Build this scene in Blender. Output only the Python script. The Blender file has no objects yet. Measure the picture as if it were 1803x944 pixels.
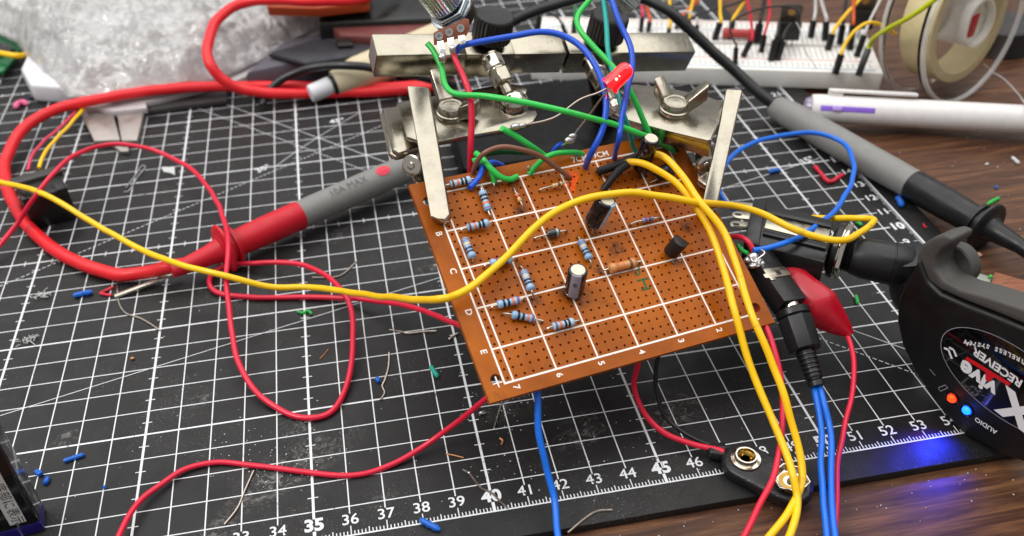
import bpy, bmesh, math, random
from mathutils import Vector, Matrix, noise as mn

random.seed(7)
V = Vector
U = 0.01                      # everything below is written in centimetres of the cutting mat; one Blender unit is a metre

# ------------------------------------------------------------------ camera, world, lamps, exposure
FPX, PX0, PY0 = 1647.6, 848.66, 499.10          # focal length and principal point in photo pixels (1803 x 944)
CR = Matrix(((0.98398514, -0.17482211, -0.03479188), (-0.13660764, -0.61421783, -0.7772225), (0.11450589, 0.76952823, -0.62826325)))
CAM = V((37.52519669, -16.12157611, 21.36036611))
scene = bpy.context.scene
col = scene.collection
cam_data = bpy.data.cameras.new('camera')
cam = bpy.data.objects.new('camera', cam_data)
col.objects.link(cam)
scene.camera = cam
rot = Matrix((CR[0], -CR[1], -CR[2])).transposed()
cam.matrix_world = Matrix.Translation(CAM * U) @ rot.to_4x4()
cam_data.sensor_width = 36.0
cam_data.lens = FPX / 1803.0 * 36.0
cam_data.shift_x = (901.5 - PX0) / 1803.0
cam_data.shift_y = (PY0 - 472.0) / 1803.0
cam_data.clip_start = 0.01
cam_data.clip_end = 20.0
cam_data.dof.use_dof = True
cam_data.dof.focus_distance = 0.276
cam_data.dof.aperture_fstop = 14.5

world = bpy.data.worlds.new('World')
scene.world = world
world.use_nodes = True
bg = world.node_tree.nodes['Background']
bg.inputs[0].default_value = (0.98, 0.98, 1.0, 1)
bg.inputs[1].default_value = 0.30

def area_lamp(name, loc, target, sx, sy, power, color):
    d = bpy.data.lights.new(name, 'AREA')
    d.shape = 'RECTANGLE'; d.size = sx; d.size_y = sy; d.energy = power; d.color = color
    o = bpy.data.objects.new(name, d); col.objects.link(o)
    o.location = loc
    o.rotation_euler = (V(target) - V(loc)).to_track_quat('-Z', 'Y').to_euler()
    return o
area_lamp('ceiling_lamp', (0.30, 0.70, 1.70), (0.30, 0.70, 0), 4.0, 3.0, 58.0, (1.0, 0.99, 0.975))
area_lamp('highlight_lamp', (-0.65, -0.15, 1.30), (0.43, 0.1, 0), 0.35, 0.35, 6.0, (1.0, 0.97, 0.94))  # small unseen lamp added for crisp highlights and firmer shadows

scene.render.engine = 'CYCLES'
scene.view_settings.view_transform = 'Standard'
scene.view_settings.look = 'None'
scene.view_settings.exposure = 0.38
scene.view_settings.gamma = 1.0
scene.cycles.use_denoising = True
scene.cycles.max_bounces = 10
scene.cycles.transparent_max_bounces = 16

# ------------------------------------------------------------------ points in the place, read from the calibrated photograph
def ray(u, v):
    return CR.transposed() @ V(((u - PX0) / FPX, (v - PY0) / FPX, 1.0))
def Z(u, v, z=0.0):                     # the point at height z
    d = ray(u, v); return CAM + d * ((z - CAM.z) / d.z)
def D(u, v, dep):                       # the point at a distance along the view axis
    return CAM + ray(u, v) * dep
def ON(u, v, o, n):                     # the point on a plane
    d = ray(u, v); return CAM + d * (n.dot(o - CAM) / n.dot(d))
def depth(p):
    return (CR @ (p - CAM)).z
Q = 0.254                               # hole pitch of the perforated board
BR = Matrix(((0.97626152, -0.16811297, 0.1365704), (0.21058459, 0.88421998, -0.41690425), (-0.05067126, 0.4357672, 0.89863195)))
BT = V((40.60091817, 1.26036653, 3.6636139))
BU, BV, BN = V((BR[0][0], BR[1][0], BR[2][0])), V((BR[0][1], BR[1][1], BR[2][1])), V((BR[0][2], BR[1][2], BR[2][2]))
def B(u, v, h=0.0):                     # board coordinates in hole pitches, h in cm above the board
    return BT + BU * (u * Q) + BV * (v * Q) + BN * h
def H(u, v, h=0.0):                     # a pixel on the plane h above the board
    return ON(u, v, BT + BN * h, BN)
def hole(u, v):                         # nearest hole centre to a pixel, as board coordinates
    p = H(u, v) - BT
    return (math.floor(p.dot(BU) / Q) + .5, math.floor(p.dot(BV) / Q) + .5)
def P(t):
    if isinstance(t, Vector): return t
    if len(t) == 3: return Z(*t)
    if t[2] == 'h': return H(t[0], t[1], t[3])
    return D(t[0], t[1], t[3])

# ------------------------------------------------------------------ materials
def lin(c):
    if isinstance(c, str):
        c = [int(c[i:i + 2], 16) for i in (0, 2, 4)]
    return tuple(((x / 255) / 12.92 if x <= 10 else ((x / 255 + .055) / 1.055) ** 2.4) for x in c)
MATS = {}
class NT:
    def __init__(s, name):
        s.m = bpy.data.materials.new(name); s.m.use_nodes = True
        s.t = s.m.node_tree; s.n = s.t.nodes; s.l = s.t.links
        s.b = s.n['Principled BSDF']; s.out = s.n['Material Output']
        s.tc = None
    def co(s, scale=(1, 1, 1), rot=(0, 0, 0)):
        if not s.tc: s.tc = s.n.new('ShaderNodeTexCoord')
        mp = s.n.new('ShaderNodeMapping'); mp.inputs['Scale'].default_value = scale; mp.inputs['Rotation'].default_value = rot
        s.l.new(s.tc.outputs['Object'], mp.inputs['Vector']); return mp.outputs[0]
    def noise(s, scale, detail=4, rough=.55, vec=None, dist=0.0):
        n = s.n.new('ShaderNodeTexNoise'); n.inputs['Scale'].default_value = scale; n.inputs['Detail'].default_value = detail
        n.inputs['Roughness'].default_value = rough; n.inputs['Distortion'].default_value = dist
        s.l.new(vec if vec else s.co(), n.inputs['Vector']); return n.outputs['Fac']
    def ramp(s, fac, *stops):
        r = s.n.new('ShaderNodeValToRGB'); e = r.color_ramp.elements
        while len(e) < len(stops): e.new(.5)
        for i, (p, c) in enumerate(stops):
            e[i].position = p
            c = (c, c, c) if isinstance(c, (int, float)) else c
            e[i].color = (*c, 1)
        s.l.new(fac, r.inputs[0]); return r.outputs[0]
    def math(s, op, a, b):
        n = s.n.new('ShaderNodeMath'); n.operation = op
        for i, x in enumerate((a, b)):
            if isinstance(x, (int, float)): n.inputs[i].default_value = x
            else: s.l.new(x, n.inputs[i])
        return n.outputs[0]
    def mix(s, fac, a, b):
        n = s.n.new('ShaderNodeMix'); n.data_type = 'RGBA'
        for sock, x in ((n.inputs[0], fac), (n.inputs[6], a), (n.inputs[7], b)):
            if isinstance(x, (int, float)): sock.default_value = x
            elif isinstance(x, tuple): sock.default_value = (*x, 1)
            else: s.l.new(x, sock)
        return n.outputs[2]
    def bump(s, h, strength=.3, dist=.001):
        n = s.n.new('ShaderNodeBump'); n.inputs['Strength'].default_value = strength; n.inputs['Distance'].default_value = dist
        s.l.new(h, n.inputs['Height']); s.l.new(n.outputs[0], s.b.inputs['Normal'])
    def set(s, k, x):
        i = s.b.inputs[k]
        if isinstance(x, (int, float)): i.default_value = x
        elif isinstance(x, tuple): i.default_value = (*x, 1)
        else: s.l.new(x, i)
def mat(name, c, rough=.45, metal=0.0, var=.12, vscale=300, bump=0.0, bscale=900, coat=0.0, trans=0.0, ior=1.45, emit=None, sss=0.0, rvar=.12, alpha=1.0, spec=.5):
    if name in MATS: return MATS[name]
    s = NT(name); c = lin(c) if isinstance(c, str) or max(c) > 1 else c
    f = s.noise(vscale, 5)
    s.set('Base Color', s.mix(f, tuple(x * (1 - var) for x in c), tuple(min(1, x * (1 + var)) for x in c)))
    s.set('Roughness', s.ramp(s.noise(vscale * .6, 4), (.3, max(.02, rough - rvar)), (.7, min(1, rough + rvar))))
    s.set('Metallic', metal); s.set('IOR', ior); s.set('Coat Weight', coat); s.set('Coat Roughness', .12); s.set('Transmission Weight', trans)
    s.set('Specular IOR Level', spec)
    if alpha < 1: s.set('Alpha', alpha)
    if sss: s.set('Subsurface Weight', sss); s.b.inputs['Subsurface Scale'].default_value = .002
    if bump: s.bump(s.noise(bscale, 4), bump, .0004)
    if emit: s.b.inputs['Emission Color'].default_value = (*lin(emit[0]), 1); s.b.inputs['Emission Strength'].default_value = emit[1]
    MATS[name] = s.m; return s.m

# ------------------------------------------------------------------ mesh helpers
ORG = {}
def perp(a):
    a = a.normalized(); b = V((0, 0, 1)) if abs(a.z) < .9 else V((1, 0, 0))
    x = a.cross(b).normalized(); return x, a.cross(x).normalized()
class MB:
    def __init__(s): s.v = []; s.f = []
    def add(s, vs, fs):
        k = len(s.v); s.v += [V(p) for p in vs]; s.f += [[i + k for i in f] for f in fs]; return s
    def tube(s, pts, r, n=10, caps=True, squash=None):
        pts = [V(p) for p in pts]; m = len(pts)
        rs = r if isinstance(r, (list, tuple)) else [r] * m
        t = [((pts[min(i + 1, m - 1)] - pts[max(i - 1, 0)]).normalized()) for i in range(m)]
        x, y = perp(t[0]); vs = []
        for i in range(m):
            x = (x - t[i] * x.dot(t[i])).normalized(); y = t[i].cross(x)
            for k in range(n):
                a = 2 * math.pi * k / n
                vs.append(pts[i] + (x * math.cos(a) + y * math.sin(a)) * rs[i])
        fs = [[i * n + k, i * n + (k + 1) % n, (i + 1) * n + (k + 1) % n, (i + 1) * n + k] for i in range(m - 1) for k in range(n)]
        if caps: fs += [list(range(n))[::-1], [(m - 1) * n + k for k in range(n)]]
        return s.add(vs, fs)
    def lathe(s, o, axis, prof, n=20, xd=None, arc=(0, 2 * math.pi)):
        axis = V(axis).normalized(); o = V(o)
        x, y = perp(axis)
        if xd is not None: x = (V(xd) - axis * V(xd).dot(axis)).normalized(); y = axis.cross(x)
        vs = []; m = len(prof); full = abs(arc[1] - arc[0] - 2 * math.pi) < 1e-6
        nn = n if full else n + 1
        for (t, r) in prof:
            for k in range(nn):
                a = arc[0] + (arc[1] - arc[0]) * k / n
                vs.append(o + axis * t + (x * math.cos(a) + y * math.sin(a)) * max(r, 1e-4))
        fs = [[i * nn + k, i * nn + (k + 1) % nn, (i + 1) * nn + (k + 1) % nn, (i + 1) * nn + k] for i in range(m - 1) for k in range(nn if full else n)]
        shut = prof[0] == prof[-1]
        if full and not shut and prof[0][1] > 1e-3 : fs.append(list(range(nn))[::-1])
        if full and not shut and prof[-1][1] > 1e-3 : fs.append([(m - 1) * nn + k for k in range(nn)])
        return s.add(vs, fs)
    def prism(s, pts, ext):
        n = len(pts); pts = [V(p) for p in pts]; ext = V(ext)
        return s.add(pts + [p + ext for p in pts], [list(range(n))[::-1], list(range(n, 2 * n))] + [[i, (i + 1) % n, n + (i + 1) % n, n + i] for i in range(n)])
    def box(s, c, x, y, z):               # centre and three half vectors
        c, x, y, z = V(c), V(x), V(y), V(z)
        return s.prism([c - x - y - z, c + x - y - z, c + x + y - z, c - x + y - z], z * 2)
    def bx(s, x0, x1, y0, y1, z0, z1):
        return s.prism([(x0, y0, z0), (x1, y0, z0), (x1, y1, z0), (x0, y1, z0)], (0, 0, z1 - z0))
    def quad(s, a, b, c, d): return s.add([a, b, c, d], [[0, 1, 2, 3]])
    def strip(s, a, b, w, nrm):           # a flat printed line from a to b
        a, b = V(a), V(b); side = (b - a).normalized().cross(V(nrm)).normalized() * (w / 2)
        return s.add([a + side, b + side, b - side, a - side], [[3, 2, 1, 0]])
    def ball(s, c, r, n=16, m=10, sc=None, ax=None):
        c = V(c); vs = []; fs = []
        for j in range(m + 1):
            t = math.pi * j / m
            for k in range(n):
                a = 2 * math.pi * k / n
                d = V((math.sin(t) * math.cos(a), math.sin(t) * math.sin(a), math.cos(t))) * r
                if sc: d = V((d.x * sc[0], d.y * sc[1], d.z * sc[2]))
                if ax: d = ax @ d
                vs.append(c + d)
        fs = [[j * n + k, (j + 1) * n + k, (j + 1) * n + (k + 1) % n, j * n + (k + 1) % n] for j in range(m) for k in range(n)]
        return s.add(vs, fs)
    def build(s, name, material, parent=None, bevel=0.0, seg=2, ang=38, flat=False, label=None, cat=None, group=None, kind=None, merge=False):
        bm = bmesh.new()
        if parent is not None: o0 = ORG[parent]
        else:
            lo = V([min(p[i] for p in s.v) for i in range(3)]); hi = V([max(p[i] for p in s.v) for i in range(3)])
            o0 = V(((lo.x + hi.x) / 2, (lo.y + hi.y) / 2, lo.z))
        bv = [bm.verts.new((p - o0) * U) for p in s.v]
        for f in s.f:
            try: bm.faces.new([bv[i] for i in f])
            except ValueError: pass
        if merge: bmesh.ops.remove_doubles(bm, verts=bm.verts, dist=2e-6)
        bmesh.ops.recalc_face_normals(bm, faces=bm.faces)
        if bevel:
            es = [e for e in bm.edges if len(e.link_faces) == 2 and e.calc_face_angle(0) > math.radians(32)]
            bmesh.ops.bevel(bm, geom=es, offset=bevel * U, segments=seg, profile=.5, affect='EDGES', clamp_overlap=True)
        me = bpy.data.meshes.new(name); bm.to_mesh(me); bm.free()
        if not flat:
            me.shade_smooth(); me.set_sharp_from_angle(angle=math.radians(ang))
        me.materials.append(material)
        return link(name, me, o0, parent, label, cat, group, kind)
def link(name, me, o0, parent=None, label=None, cat=None, group=None, kind=None):
    ob = bpy.data.objects.new(name, me); col.objects.link(ob)
    if parent is not None: ob.parent = parent; ORG[ob] = ORG[parent]
    else: ob.location = o0 * U; ORG[ob] = o0
    tag(ob, label, cat, group, kind); return ob
def tag(ob, label=None, cat=None, group=None, kind=None):
    for k, x in (('label', label), ('category', cat), ('group', group), ('kind', kind)):
        if x: ob[k] = x
    return ob
def thing(name, label, cat, origin, group=None):
    ob = bpy.data.objects.new(name, None); col.objects.link(ob); ob.empty_display_size = .01
    ob.location = V(origin) * U; ORG[ob] = V(origin)
    return tag(ob, label, cat, group)
def curve(pts, k=7):                      # Catmull-Rom through the points
    p = [P(t) for t in pts]; p = [p[0] * 2 - p[1]] + p + [p[-1] * 2 - p[-2]]; out = []
    for i in range(1, len(p) - 2):
        a, b, c, d = p[i - 1:i + 3]
        for j in range(k):
            t = j / k
            out.append(((b * 2) + (c - a) * t + (a * 2 - b * 5 + c * 4 - d) * t * t + (b * 3 - a - c * 3 + d) * t ** 3) * .5)
    out.append(p[-2]); return out
def text_part(parent, name, txt, size, o, ex, ey, material, align='CENTER', off=0.0, lift=.006, bold=False, kind=None):
    cu = bpy.data.curves.new('tmp', 'FONT'); cu.body = txt; cu.size = size; cu.align_x = align; cu.align_y = 'CENTER'; cu.offset = off; cu.resolution_u = 3
    ob = bpy.data.objects.new('tmp', cu); col.objects.link(ob)
    me = bpy.data.meshes.new_from_object(ob.evaluated_get(bpy.context.evaluated_depsgraph_get()))
    bpy.data.objects.remove(ob); bpy.data.curves.remove(cu)
    ex, ey = V(ex).normalized(), V(ey).normalized(); n = ex.cross(ey); o = V(o) + n * lift - ORG[parent]
    for vt in me.vertices: vt.co = (o + ex * vt.co.x + ey * vt.co.y) * U
    me.name = name; me.materials.clear(); me.materials.append(material)
    return link(name, me, None, parent, kind=kind)

# ------------------------------------------------------------------ surfaces: desk and cutting mat
s = NT('walnut_desk')
grain = s.noise(95, 9, .68, s.co((.16, 2.1, 1), (0, 0, .16)), 1.6)
grain2 = s.noise(340, 6, .6, s.co((.10, 1.6, 1), (0, 0, .16)), .6)
pores = s.noise(1500, 3, .6, s.co((.06, 1.4, 1), (0, 0, .16)))
c1 = s.ramp(grain, (.28, lin('2e1a10')), (.46, lin('523322')), (.58, lin('6c482f')), (.74, lin('8c603e')))
c2 = s.mix(s.math('MULTIPLY', s.ramp(grain2, (.42, 0.0), (.68, 1.0)), .55), c1, lin('2c1b13'))
s.set('Base Color', s.mix(s.math('MULTIPLY', s.ramp(pores, (.55, 0.0), (.7, 1.0)), .5), c2, lin('20130d')))
s.set('Roughness', s.ramp(s.noise(260, 4), (.3, .42), (.7, .56)))
s.bump(grain2, .12, .0004); s.set('Specular IOR Level', .3)
M_DESK = s.m
MB().bx(-70, 150, -60, 130, -4.3, -.3).build('desk', M_DESK, kind='structure')

s = NT('mat_vinyl')
smear = s.ramp(s.noise(26, 6, .6), (.46, 0.0), (.70, 1.0))
speck = s.ramp(s.noise(2600, 2, .5), (.66, 0.0), (.74, 1.0))
fine = s.ramp(s.noise(5200, 2, .5), (.60, 0.0), (.72, 1.0))
scr = s.ramp(s.noise(260, 8, .75, s.co((1, .35, 1), (0, 0, .5)), 2.5), (.60, 0.0), (.72, 1.0))
dust = s.math('ADD', s.math('MULTIPLY', s.math('MULTIPLY', smear, fine), .16), s.math('MULTIPLY', s.math('MULTIPLY', smear, speck), .75))
dust = s.math('ADD', dust, s.math('MULTIPLY', s.math('MULTIPLY', smear, scr), .13))
geo = s.n.new('ShaderNodeNewGeometry')
def spot(cx, cy, rx, ry):
    mp = s.n.new('ShaderNodeMapping'); mp.vector_type = 'TEXTURE'; mp.inputs['Location'].default_value = (cx * U, cy * U, 0); mp.inputs['Scale'].default_value = (rx * U, ry * U, 1); mp.inputs['Rotation'].default_value = (0, 0, .5)
    s.l.new(geo.outputs['Position'], mp.inputs['Vector'])
    gr = s.n.new('ShaderNodeTexGradient'); gr.gradient_type = 'SPHERICAL'; s.l.new(mp.outputs[0], gr.inputs['Vector']); return gr.outputs['Fac']
chalk = s.ramp(s.noise(330, 9, .8, dist=1.5), (.50, 0.0), (.62, 1.0))
patches = None
for a in ((34.6, 2.9, 2.6, .9), (33.6, 2.0, 1.6, .5), (34.6, 4.4, .8, .6), (27.6, 5.4, .7, .35), (31.6, 6.2, .6, .4), (41.2, 4.2, 1.4, .9), (43.2, 2.4, 1.2, .8), (36.5, 14.2, .9, .5), (39.6, 11.4, 1.0, .5), (51.6, 13.6, 1.2, .6), (46.0, 2.6, 1.5, .9), (32.3, .9, .8, .5), (36.9, 1.0, .6, .3)):
    q_ = spot(*a); patches = q_ if patches is None else s.math('ADD', patches, q_)
dust = s.math('ADD', dust, s.math('MULTIPLY', s.math('MULTIPLY', s.math('MINIMUM', patches, 1.0), chalk), .42))
dust = s.math('MINIMUM', dust, 1.0)
base = s.mix(s.noise(60, 5), lin('181717'), lin('232222'))
s.set('Base Color', s.mix(dust, base, lin('b9b6b2')))
s.set('Roughness', s.ramp(s.noise(120, 6), (.3, .36), (.7, .58))); s.set('Specular IOR Level', .28)
s.bump(s.math('ADD', s.noise(3200, 3), s.math('MULTIPLY', scr, .6)), .18, .00025)
M_MAT = s.m
s = NT('mat_print')
wear = s.math('MAXIMUM', s.ramp(s.noise(420, 7, .72), (.62, 0.0), (.70, 1.0)), s.ramp(s.noise(900, 5, .7, s.co((1, .12, 1), (0, 0, .7)), 1.0), (.63, 0.0), (.69, 1.0)))
s.set('Base Color', s.mix(s.math('MULTIPLY', wear, .85), lin('dcdee0'), lin('3b3939')))
s.set('Roughness', .5)
M_PRINT = s.m

MX0, MX1, MY0, MY1 = -1.0, 59.0, -.95, 43.95
mat_t = thing('cutting_mat', 'large black cutting mat with white centimetre grid under everything', 'cutting mat', (29, 21, -.3))
MB().bx(MX0, MX1, MY0, MY1, -.3, 0).build('mat_sheet', M_MAT, mat_t, bevel=.05)
ZL = .006
g = MB()
up = (0, 0, 1)
def hl(x0, x1, y, w): g.add([(x0, y - w / 2, ZL), (x1, y - w / 2, ZL), (x1, y + w / 2, ZL), (x0, y + w / 2, ZL)], [[0, 1, 2, 3]])
def vl(x, y0, y1, w, z=.009): g.add([(x - w / 2, y0, z), (x + w / 2, y0, z), (x + w / 2, y1, z), (x - w / 2, y1, z)], [[0, 1, 2, 3]])
for x in range(1, 58):
    vl(x, .74, 42.26, .075 if x % 5 == 0 else .036)
for y in range(1, 43):
    hl(.74, 57.26, y, .06 if y % 5 == 0 else .034)
for x in range(5, 58, 5):
    for k in range(1, 42): hl(x - .15, x + .15, k + .5, .03)
for y in range(15, 43, 15):
    for k in range(1, 57): vl(k + .5, y - .15, y + .15, .03)
g.build('grid_print', M_PRINT, mat_t, flat=True, kind='stuff')
g = MB()
hl(0, 58, 0, .045); vl(58, 0, 43, .06); vl(0, 0, 43, .06); hl(0, 58, 43, .045)
for k in range(0, 581):
    x = k / 10
    vl(x, 0, .32 if k % 10 == 0 else (.2 if k % 5 == 0 else .14), .09 if k % 50 == 0 else .028)
for k in range(0, 431):
    y = k / 10; L = .32 if k % 10 == 0 else (.2 if k % 5 == 0 else .14)
    hl(58 - L, 58, y, .026)
g.build('ruler_print', M_PRINT, mat_t, flat=True, kind='stuff')
def dashed(a, b, w, dash, gap, mb, z):
    a, b = V((*a, z)), V((*b, z)); L = (b - a).length; d = (b - a) / L; t = 0
    while t < L:
        mb.strip(a + d * t, a + d * min(L, t + dash), w, (0, 0, 1)); t += dash + gap
t15, t30 = math.tan(math.radians(15)), math.tan(math.radians(30))
g = MB()
g.strip((1, t15, .012), (57, 57 * t15, .012), .026, up)
g.strip((57, 1, .012), (16, 42, .012), .03, up)
dashed((2, 2 * t30), (57, 57 * t30), .035, .13, .07, g, .013)
dashed((55.6, 1), (14.6, 42), .035, .13, .07, g, .013)
arc = [(58 - 31.2 * math.cos(math.radians(a)), 31.2 * math.sin(math.radians(a))) for a in range(40, 51)]
for a, b in zip(arc, arc[1:]): g.strip((*a, .011), (*b, .011), .028, up)
g.build('angle_lines', M_PRINT, mat_t, flat=True, kind='stuff')
for n in range(24, 58):
    b5 = n % 5 == 0
    text_part(mat_t, 'numeral', str(n), .56 if b5 else .50, (n, .525, 0), (1, 0, 0), (0, 1, 0), M_PRINT, off=.022 if b5 else .004, lift=.009)
for n in range(5, 24):
    b5 = n % 5 == 0
    text_part(mat_t, 'numeral', str(n), .56 if b5 else .50, (57.28, n, 0), (1, 0, 0), (0, 1, 0), M_PRINT, align='LEFT', off=.022 if b5 else .006, lift=.009)
text_part(mat_t, 'angle_numeral', '15°', .5, (56.35, 15.2, 0), (1, t15, 0), (-t15, 1, 0), M_PRINT, off=.01, lift=.014)
text_part(mat_t, 'angle_numeral', '45°', .5, (36.9, 23.4, 0), (1, .1, 0), (-.1, 1, 0), M_PRINT, off=.01, lift=.014)
text_part(mat_t, 'angle_numeral', '30°', .5, (33.5, 19.9, 0), (1, t30, 0), (-t30, 1, 0), M_PRINT, off=.006, lift=.014)

# ------------------------------------------------------------------ perforated board
s = NT('phenolic_board')
c = s.mix(s.ramp(s.noise(55, 5), (.35, 0.0), (.65, 1.0)), lin('8c4506'), lin('aa5a0b'))
stain = s.ramp(s.noise(110, 6, .7), (.60, 0.0), (.72, 1.0))
c = s.mix(s.math('MULTIPLY', stain, .5), c, lin('5a2808'))
geo = s.n.new('ShaderNodeNewGeometry'); burnt = None
for (u_, v_, r_) in ((1012, 520, .55), (995, 512, .4), (1062, 480, .4), (1086, 440, .35), (1135, 300, .6), (1160, 318, .5), (870, 330, .45), (900, 322, .4), (1190, 452, .4), (1045, 408, .35), (940, 530, .3), (1212, 400, .3), (915, 372, .3)):
    p_ = H(u_, v_) * U; vd = s.n.new('ShaderNodeVectorMath'); vd.operation = 'DISTANCE'; s.l.new(geo.outputs['Position'], vd.inputs[0]); vd.inputs[1].default_value = p_
    f_ = s.math('SUBTRACT', 1.0, s.math('DIVIDE', vd.outputs['Value'], r_ * U)); f_ = s.math('MAXIMUM', f_, 0.0); burnt = f_ if burnt is None else s.math('MAXIMUM', burnt, f_)
c = s.mix(s.math('MULTIPLY', s.math('MULTIPLY', s.ramp(burnt, (0, 0.0), (.6, 1.0)), s.ramp(s.noise(420, 6, .7), (.40, 0.0), (.58, 1.0))), .8), c, lin('3a1a08'))
c = s.mix(s.math('MULTIPLY', s.ramp(s.noise(2300, 2), (.70, 0.0), (.76, 1.0)), .6), c, lin('e0b080'))
s.set('Base Color', c)
s.set('Roughness', s.ramp(s.noise(190, 5), (.3, .24), (.7, .46))); s.set('Specular IOR Level', .16)
s.bump(s.noise(700, 4), .10, .0003)
M_BOARD = s.m
s = NT('silkscreen')
s.set('Base Color', s.mix(s.ramp(s.noise(700, 6, .75), (.56, 0.0), (.70, .9)), lin('efe4da'), lin('c08a5e'))); s.set('Roughness', .5)
M_SILK = s.m
board = thing('perforated_board', 'brown perforated prototype board with white grid, tilted between two metal clips', 'circuit board', B(15, -1.6, -.16))
TH = .16
pm = MB()
def cell(u0, u1, v0, v1, hu=None, hv=None, hr=.2, n=8):
    if hu is None:
        for h, o in ((0, 1), (-TH, -1)):
            q = [B(u0, v0, h), B(u1, v0, h), B(u1, v1, h), B(u0, v1, h)]
            pm.add(q if o > 0 else q[::-1], [[0, 1, 2, 3]])
        return
    outer = []
    for k in range(n):
        a = 2 * math.pi * k / n
        dx, dy = math.cos(a), math.sin(a); m = max(abs(dx), abs(dy))
        uc, vc = (u0 + u1) / 2, (v0 + v1) / 2
        outer.append((uc + dx / m * (u1 - u0) / 2, vc + dy / m * (v1 - v0) / 2))
    inner = [(hu + hr * math.cos(2 * math.pi * k / n), hv + hr * math.sin(2 * math.pi * k / n)) for k in range(n)]
    vs = [B(a, b, 0) for a, b in outer] + [B(a, b, 0) for a, b in inner] + [B(a, b, -TH) for a, b in inner] + [B(a, b, -TH) for a, b in outer]
    fs = []
    for k in range(n):
        j = (k + 1) % n
        fs += [[k, j, n + j, n + k], [n + k, n + j, 2 * n + j, 2 * n + k], [2 * n + k, 2 * n + j, 3 * n + j, 3 * n + k]]
    if n == 8:
        k0 = len(vs); vs += [B(a, b, -.08) for a, b in inner]; fs.append(list(range(k0, k0 + n)))
    pm.add(vs, fs)
UL, UR, VB, VT = -2.25, 33.2, -1.62, 25.92
for i in range(31):
    for j in range(24):
        cell(i, i + 1, j, j + 1, i + .5, j + .5, .155)
cell(0, 31, VB, 0); cell(0, 31, 24, VT)
for (a0, a1, b0, b1) in ((-1.5, 0, UL, -1.5), (31, 32.5, 32.5, UR)):
    cell(b0, b1, VB, VT)
    cell(a0, a1, VB, -.05); cell(a0, a1, 1.45, 22.55); cell(a0, a1, 24.05, VT)
    for v0 in (-.05, 22.55): cell(a0, a1, v0, v0 + 1.5, (a0 + a1) / 2, v0 + .75, .6, 16)
for a, b in (((UL, VB), (UR, VB)), ((UR, VB), (UR, VT)), ((UR, VT), (UL, VT)), ((UL, VT), (UL, VB))):
    pm.quad(B(*a, -TH), B(*b, -TH), B(*b, 0), B(*a, 0))
pm.build('board_sheet', M_BOARD, board, flat=True, merge=True)
sm = MB()
def sl(u0, v0, u1, v1, w=.05, h=.005): sm.strip(B(u0, v0, h), B(u1, v1, h), w, BN)
for v in (4, 9, 14, 19): sl(0, v, 31, v)
sl(-.1, 0, 31.1, 0, .055); sl(-.1, 24, 31.1, 24, .055)
for u in (1, 6, 11, 16, 21, 26): sl(u, 0, u, 24, h=.007)
for u in (0, 31): sl(u, 0, u, 24, .055, .007)
sm.build('silkscreen_grid', M_SILK, board, flat=True, kind='stuff')
for k, v in zip('BCDE', (19, 14.1, 8.9, 4.1)):
    text_part(board, 'grid_letter', k, .26, B(-.95, v - .1), -BV, BU, M_SILK, off=.006)
for k in range(1, 8):
    u = 31 if k == 1 else 36 - 5 * k
    text_part(board, 'grid_number', str(k), .26, B(u + .05, -.72), -BV, BU, M_SILK, off=.006)
text_part(board, 'size_print', '7CM×9CM', .28, B(20.6, 24.72), BU, BV, M_SILK, off=.004)
pl = MB()
pl.strip(B(-1.25, .25, .009), B(-.2, .25, .009), .035, BN); pl.strip(B(-.72, -.25, .010), B(-.72, 1.0, .010), .035, BN)
pl.build('corner_cross', M_SILK, board, flat=True)

# marker scribbles drawn on the board
M_INK = mat('green_marker_ink', '1f5a2a', .6); M_INKB = mat('dark_pencil', '4a2716', .7)
sk = MB()
def ink(mb, pts, w):
    for a, b in zip(pts, pts[1:]): mb.strip(H(*a, .012), H(*b, .012), w, BN)
ink(sk, [(1117, 468), (1123, 466), (1126, 472), (1120, 476), (1118, 482), (1123, 485), (1127, 480), (1124, 474)], .035)
ink(sk, [(1121, 494), (1132, 492), (1142, 490)], .05); ink(sk, [(1132, 492), (1136, 501), (1138, 508)], .06); ink(sk, [(1130, 511), (1140, 508), (1146, 506)], .05)
sk.build('marker_scribble', M_INK, board, flat=True)
sk = MB()
ink(sk, [(1080, 428), (1083, 437), (1087, 446), (1097, 442)], .02); ink(sk, [(1208, 394), (1212, 404)], .018); ink(sk, [(1215, 430), (1220, 428)], .018)
sk.build('pencil_mark', M_INKB, board, flat=True)

# ------------------------------------------------------------------ components standing on the board
M_LEAD = mat('tinned_lead', 'b8aca0', .28, 1.0, vscale=900)
M_SOLDER = mat('solder', 'c9c9c6', .2, 1.0, vscale=700, bump=.5, bscale=1500)
M_RBLUE = mat('resistor_blue', '8fb4d6', .32, coat=.4)
M_RTAN = mat('resistor_tan', 'd9b98a', .35, coat=.3)
M_RORG = mat('resistor_orange', 'c98a4c', .28, coat=.6)
M_RVIO = mat('resistor_violet', '8e8fc0', .35, coat=.3)
BAND = {'k': mat('band_black', '17171c', .35), 'n': mat('band_brown', '6b3f33', .35), 'o': mat('band_orange', 'd9764a', .35), 'v': mat('band_violet', '7a5578', .35),
        'r': mat('band_red', 'b82f2c', .35), 'g': mat('band_gold', 'c69a3c', .3, .4), 'y': mat('band_pale', 'd8c4a4', .35), 'b': mat('band_navy', '24344f', .35)}
GRP = 'parts soldered to the brown board'
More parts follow.
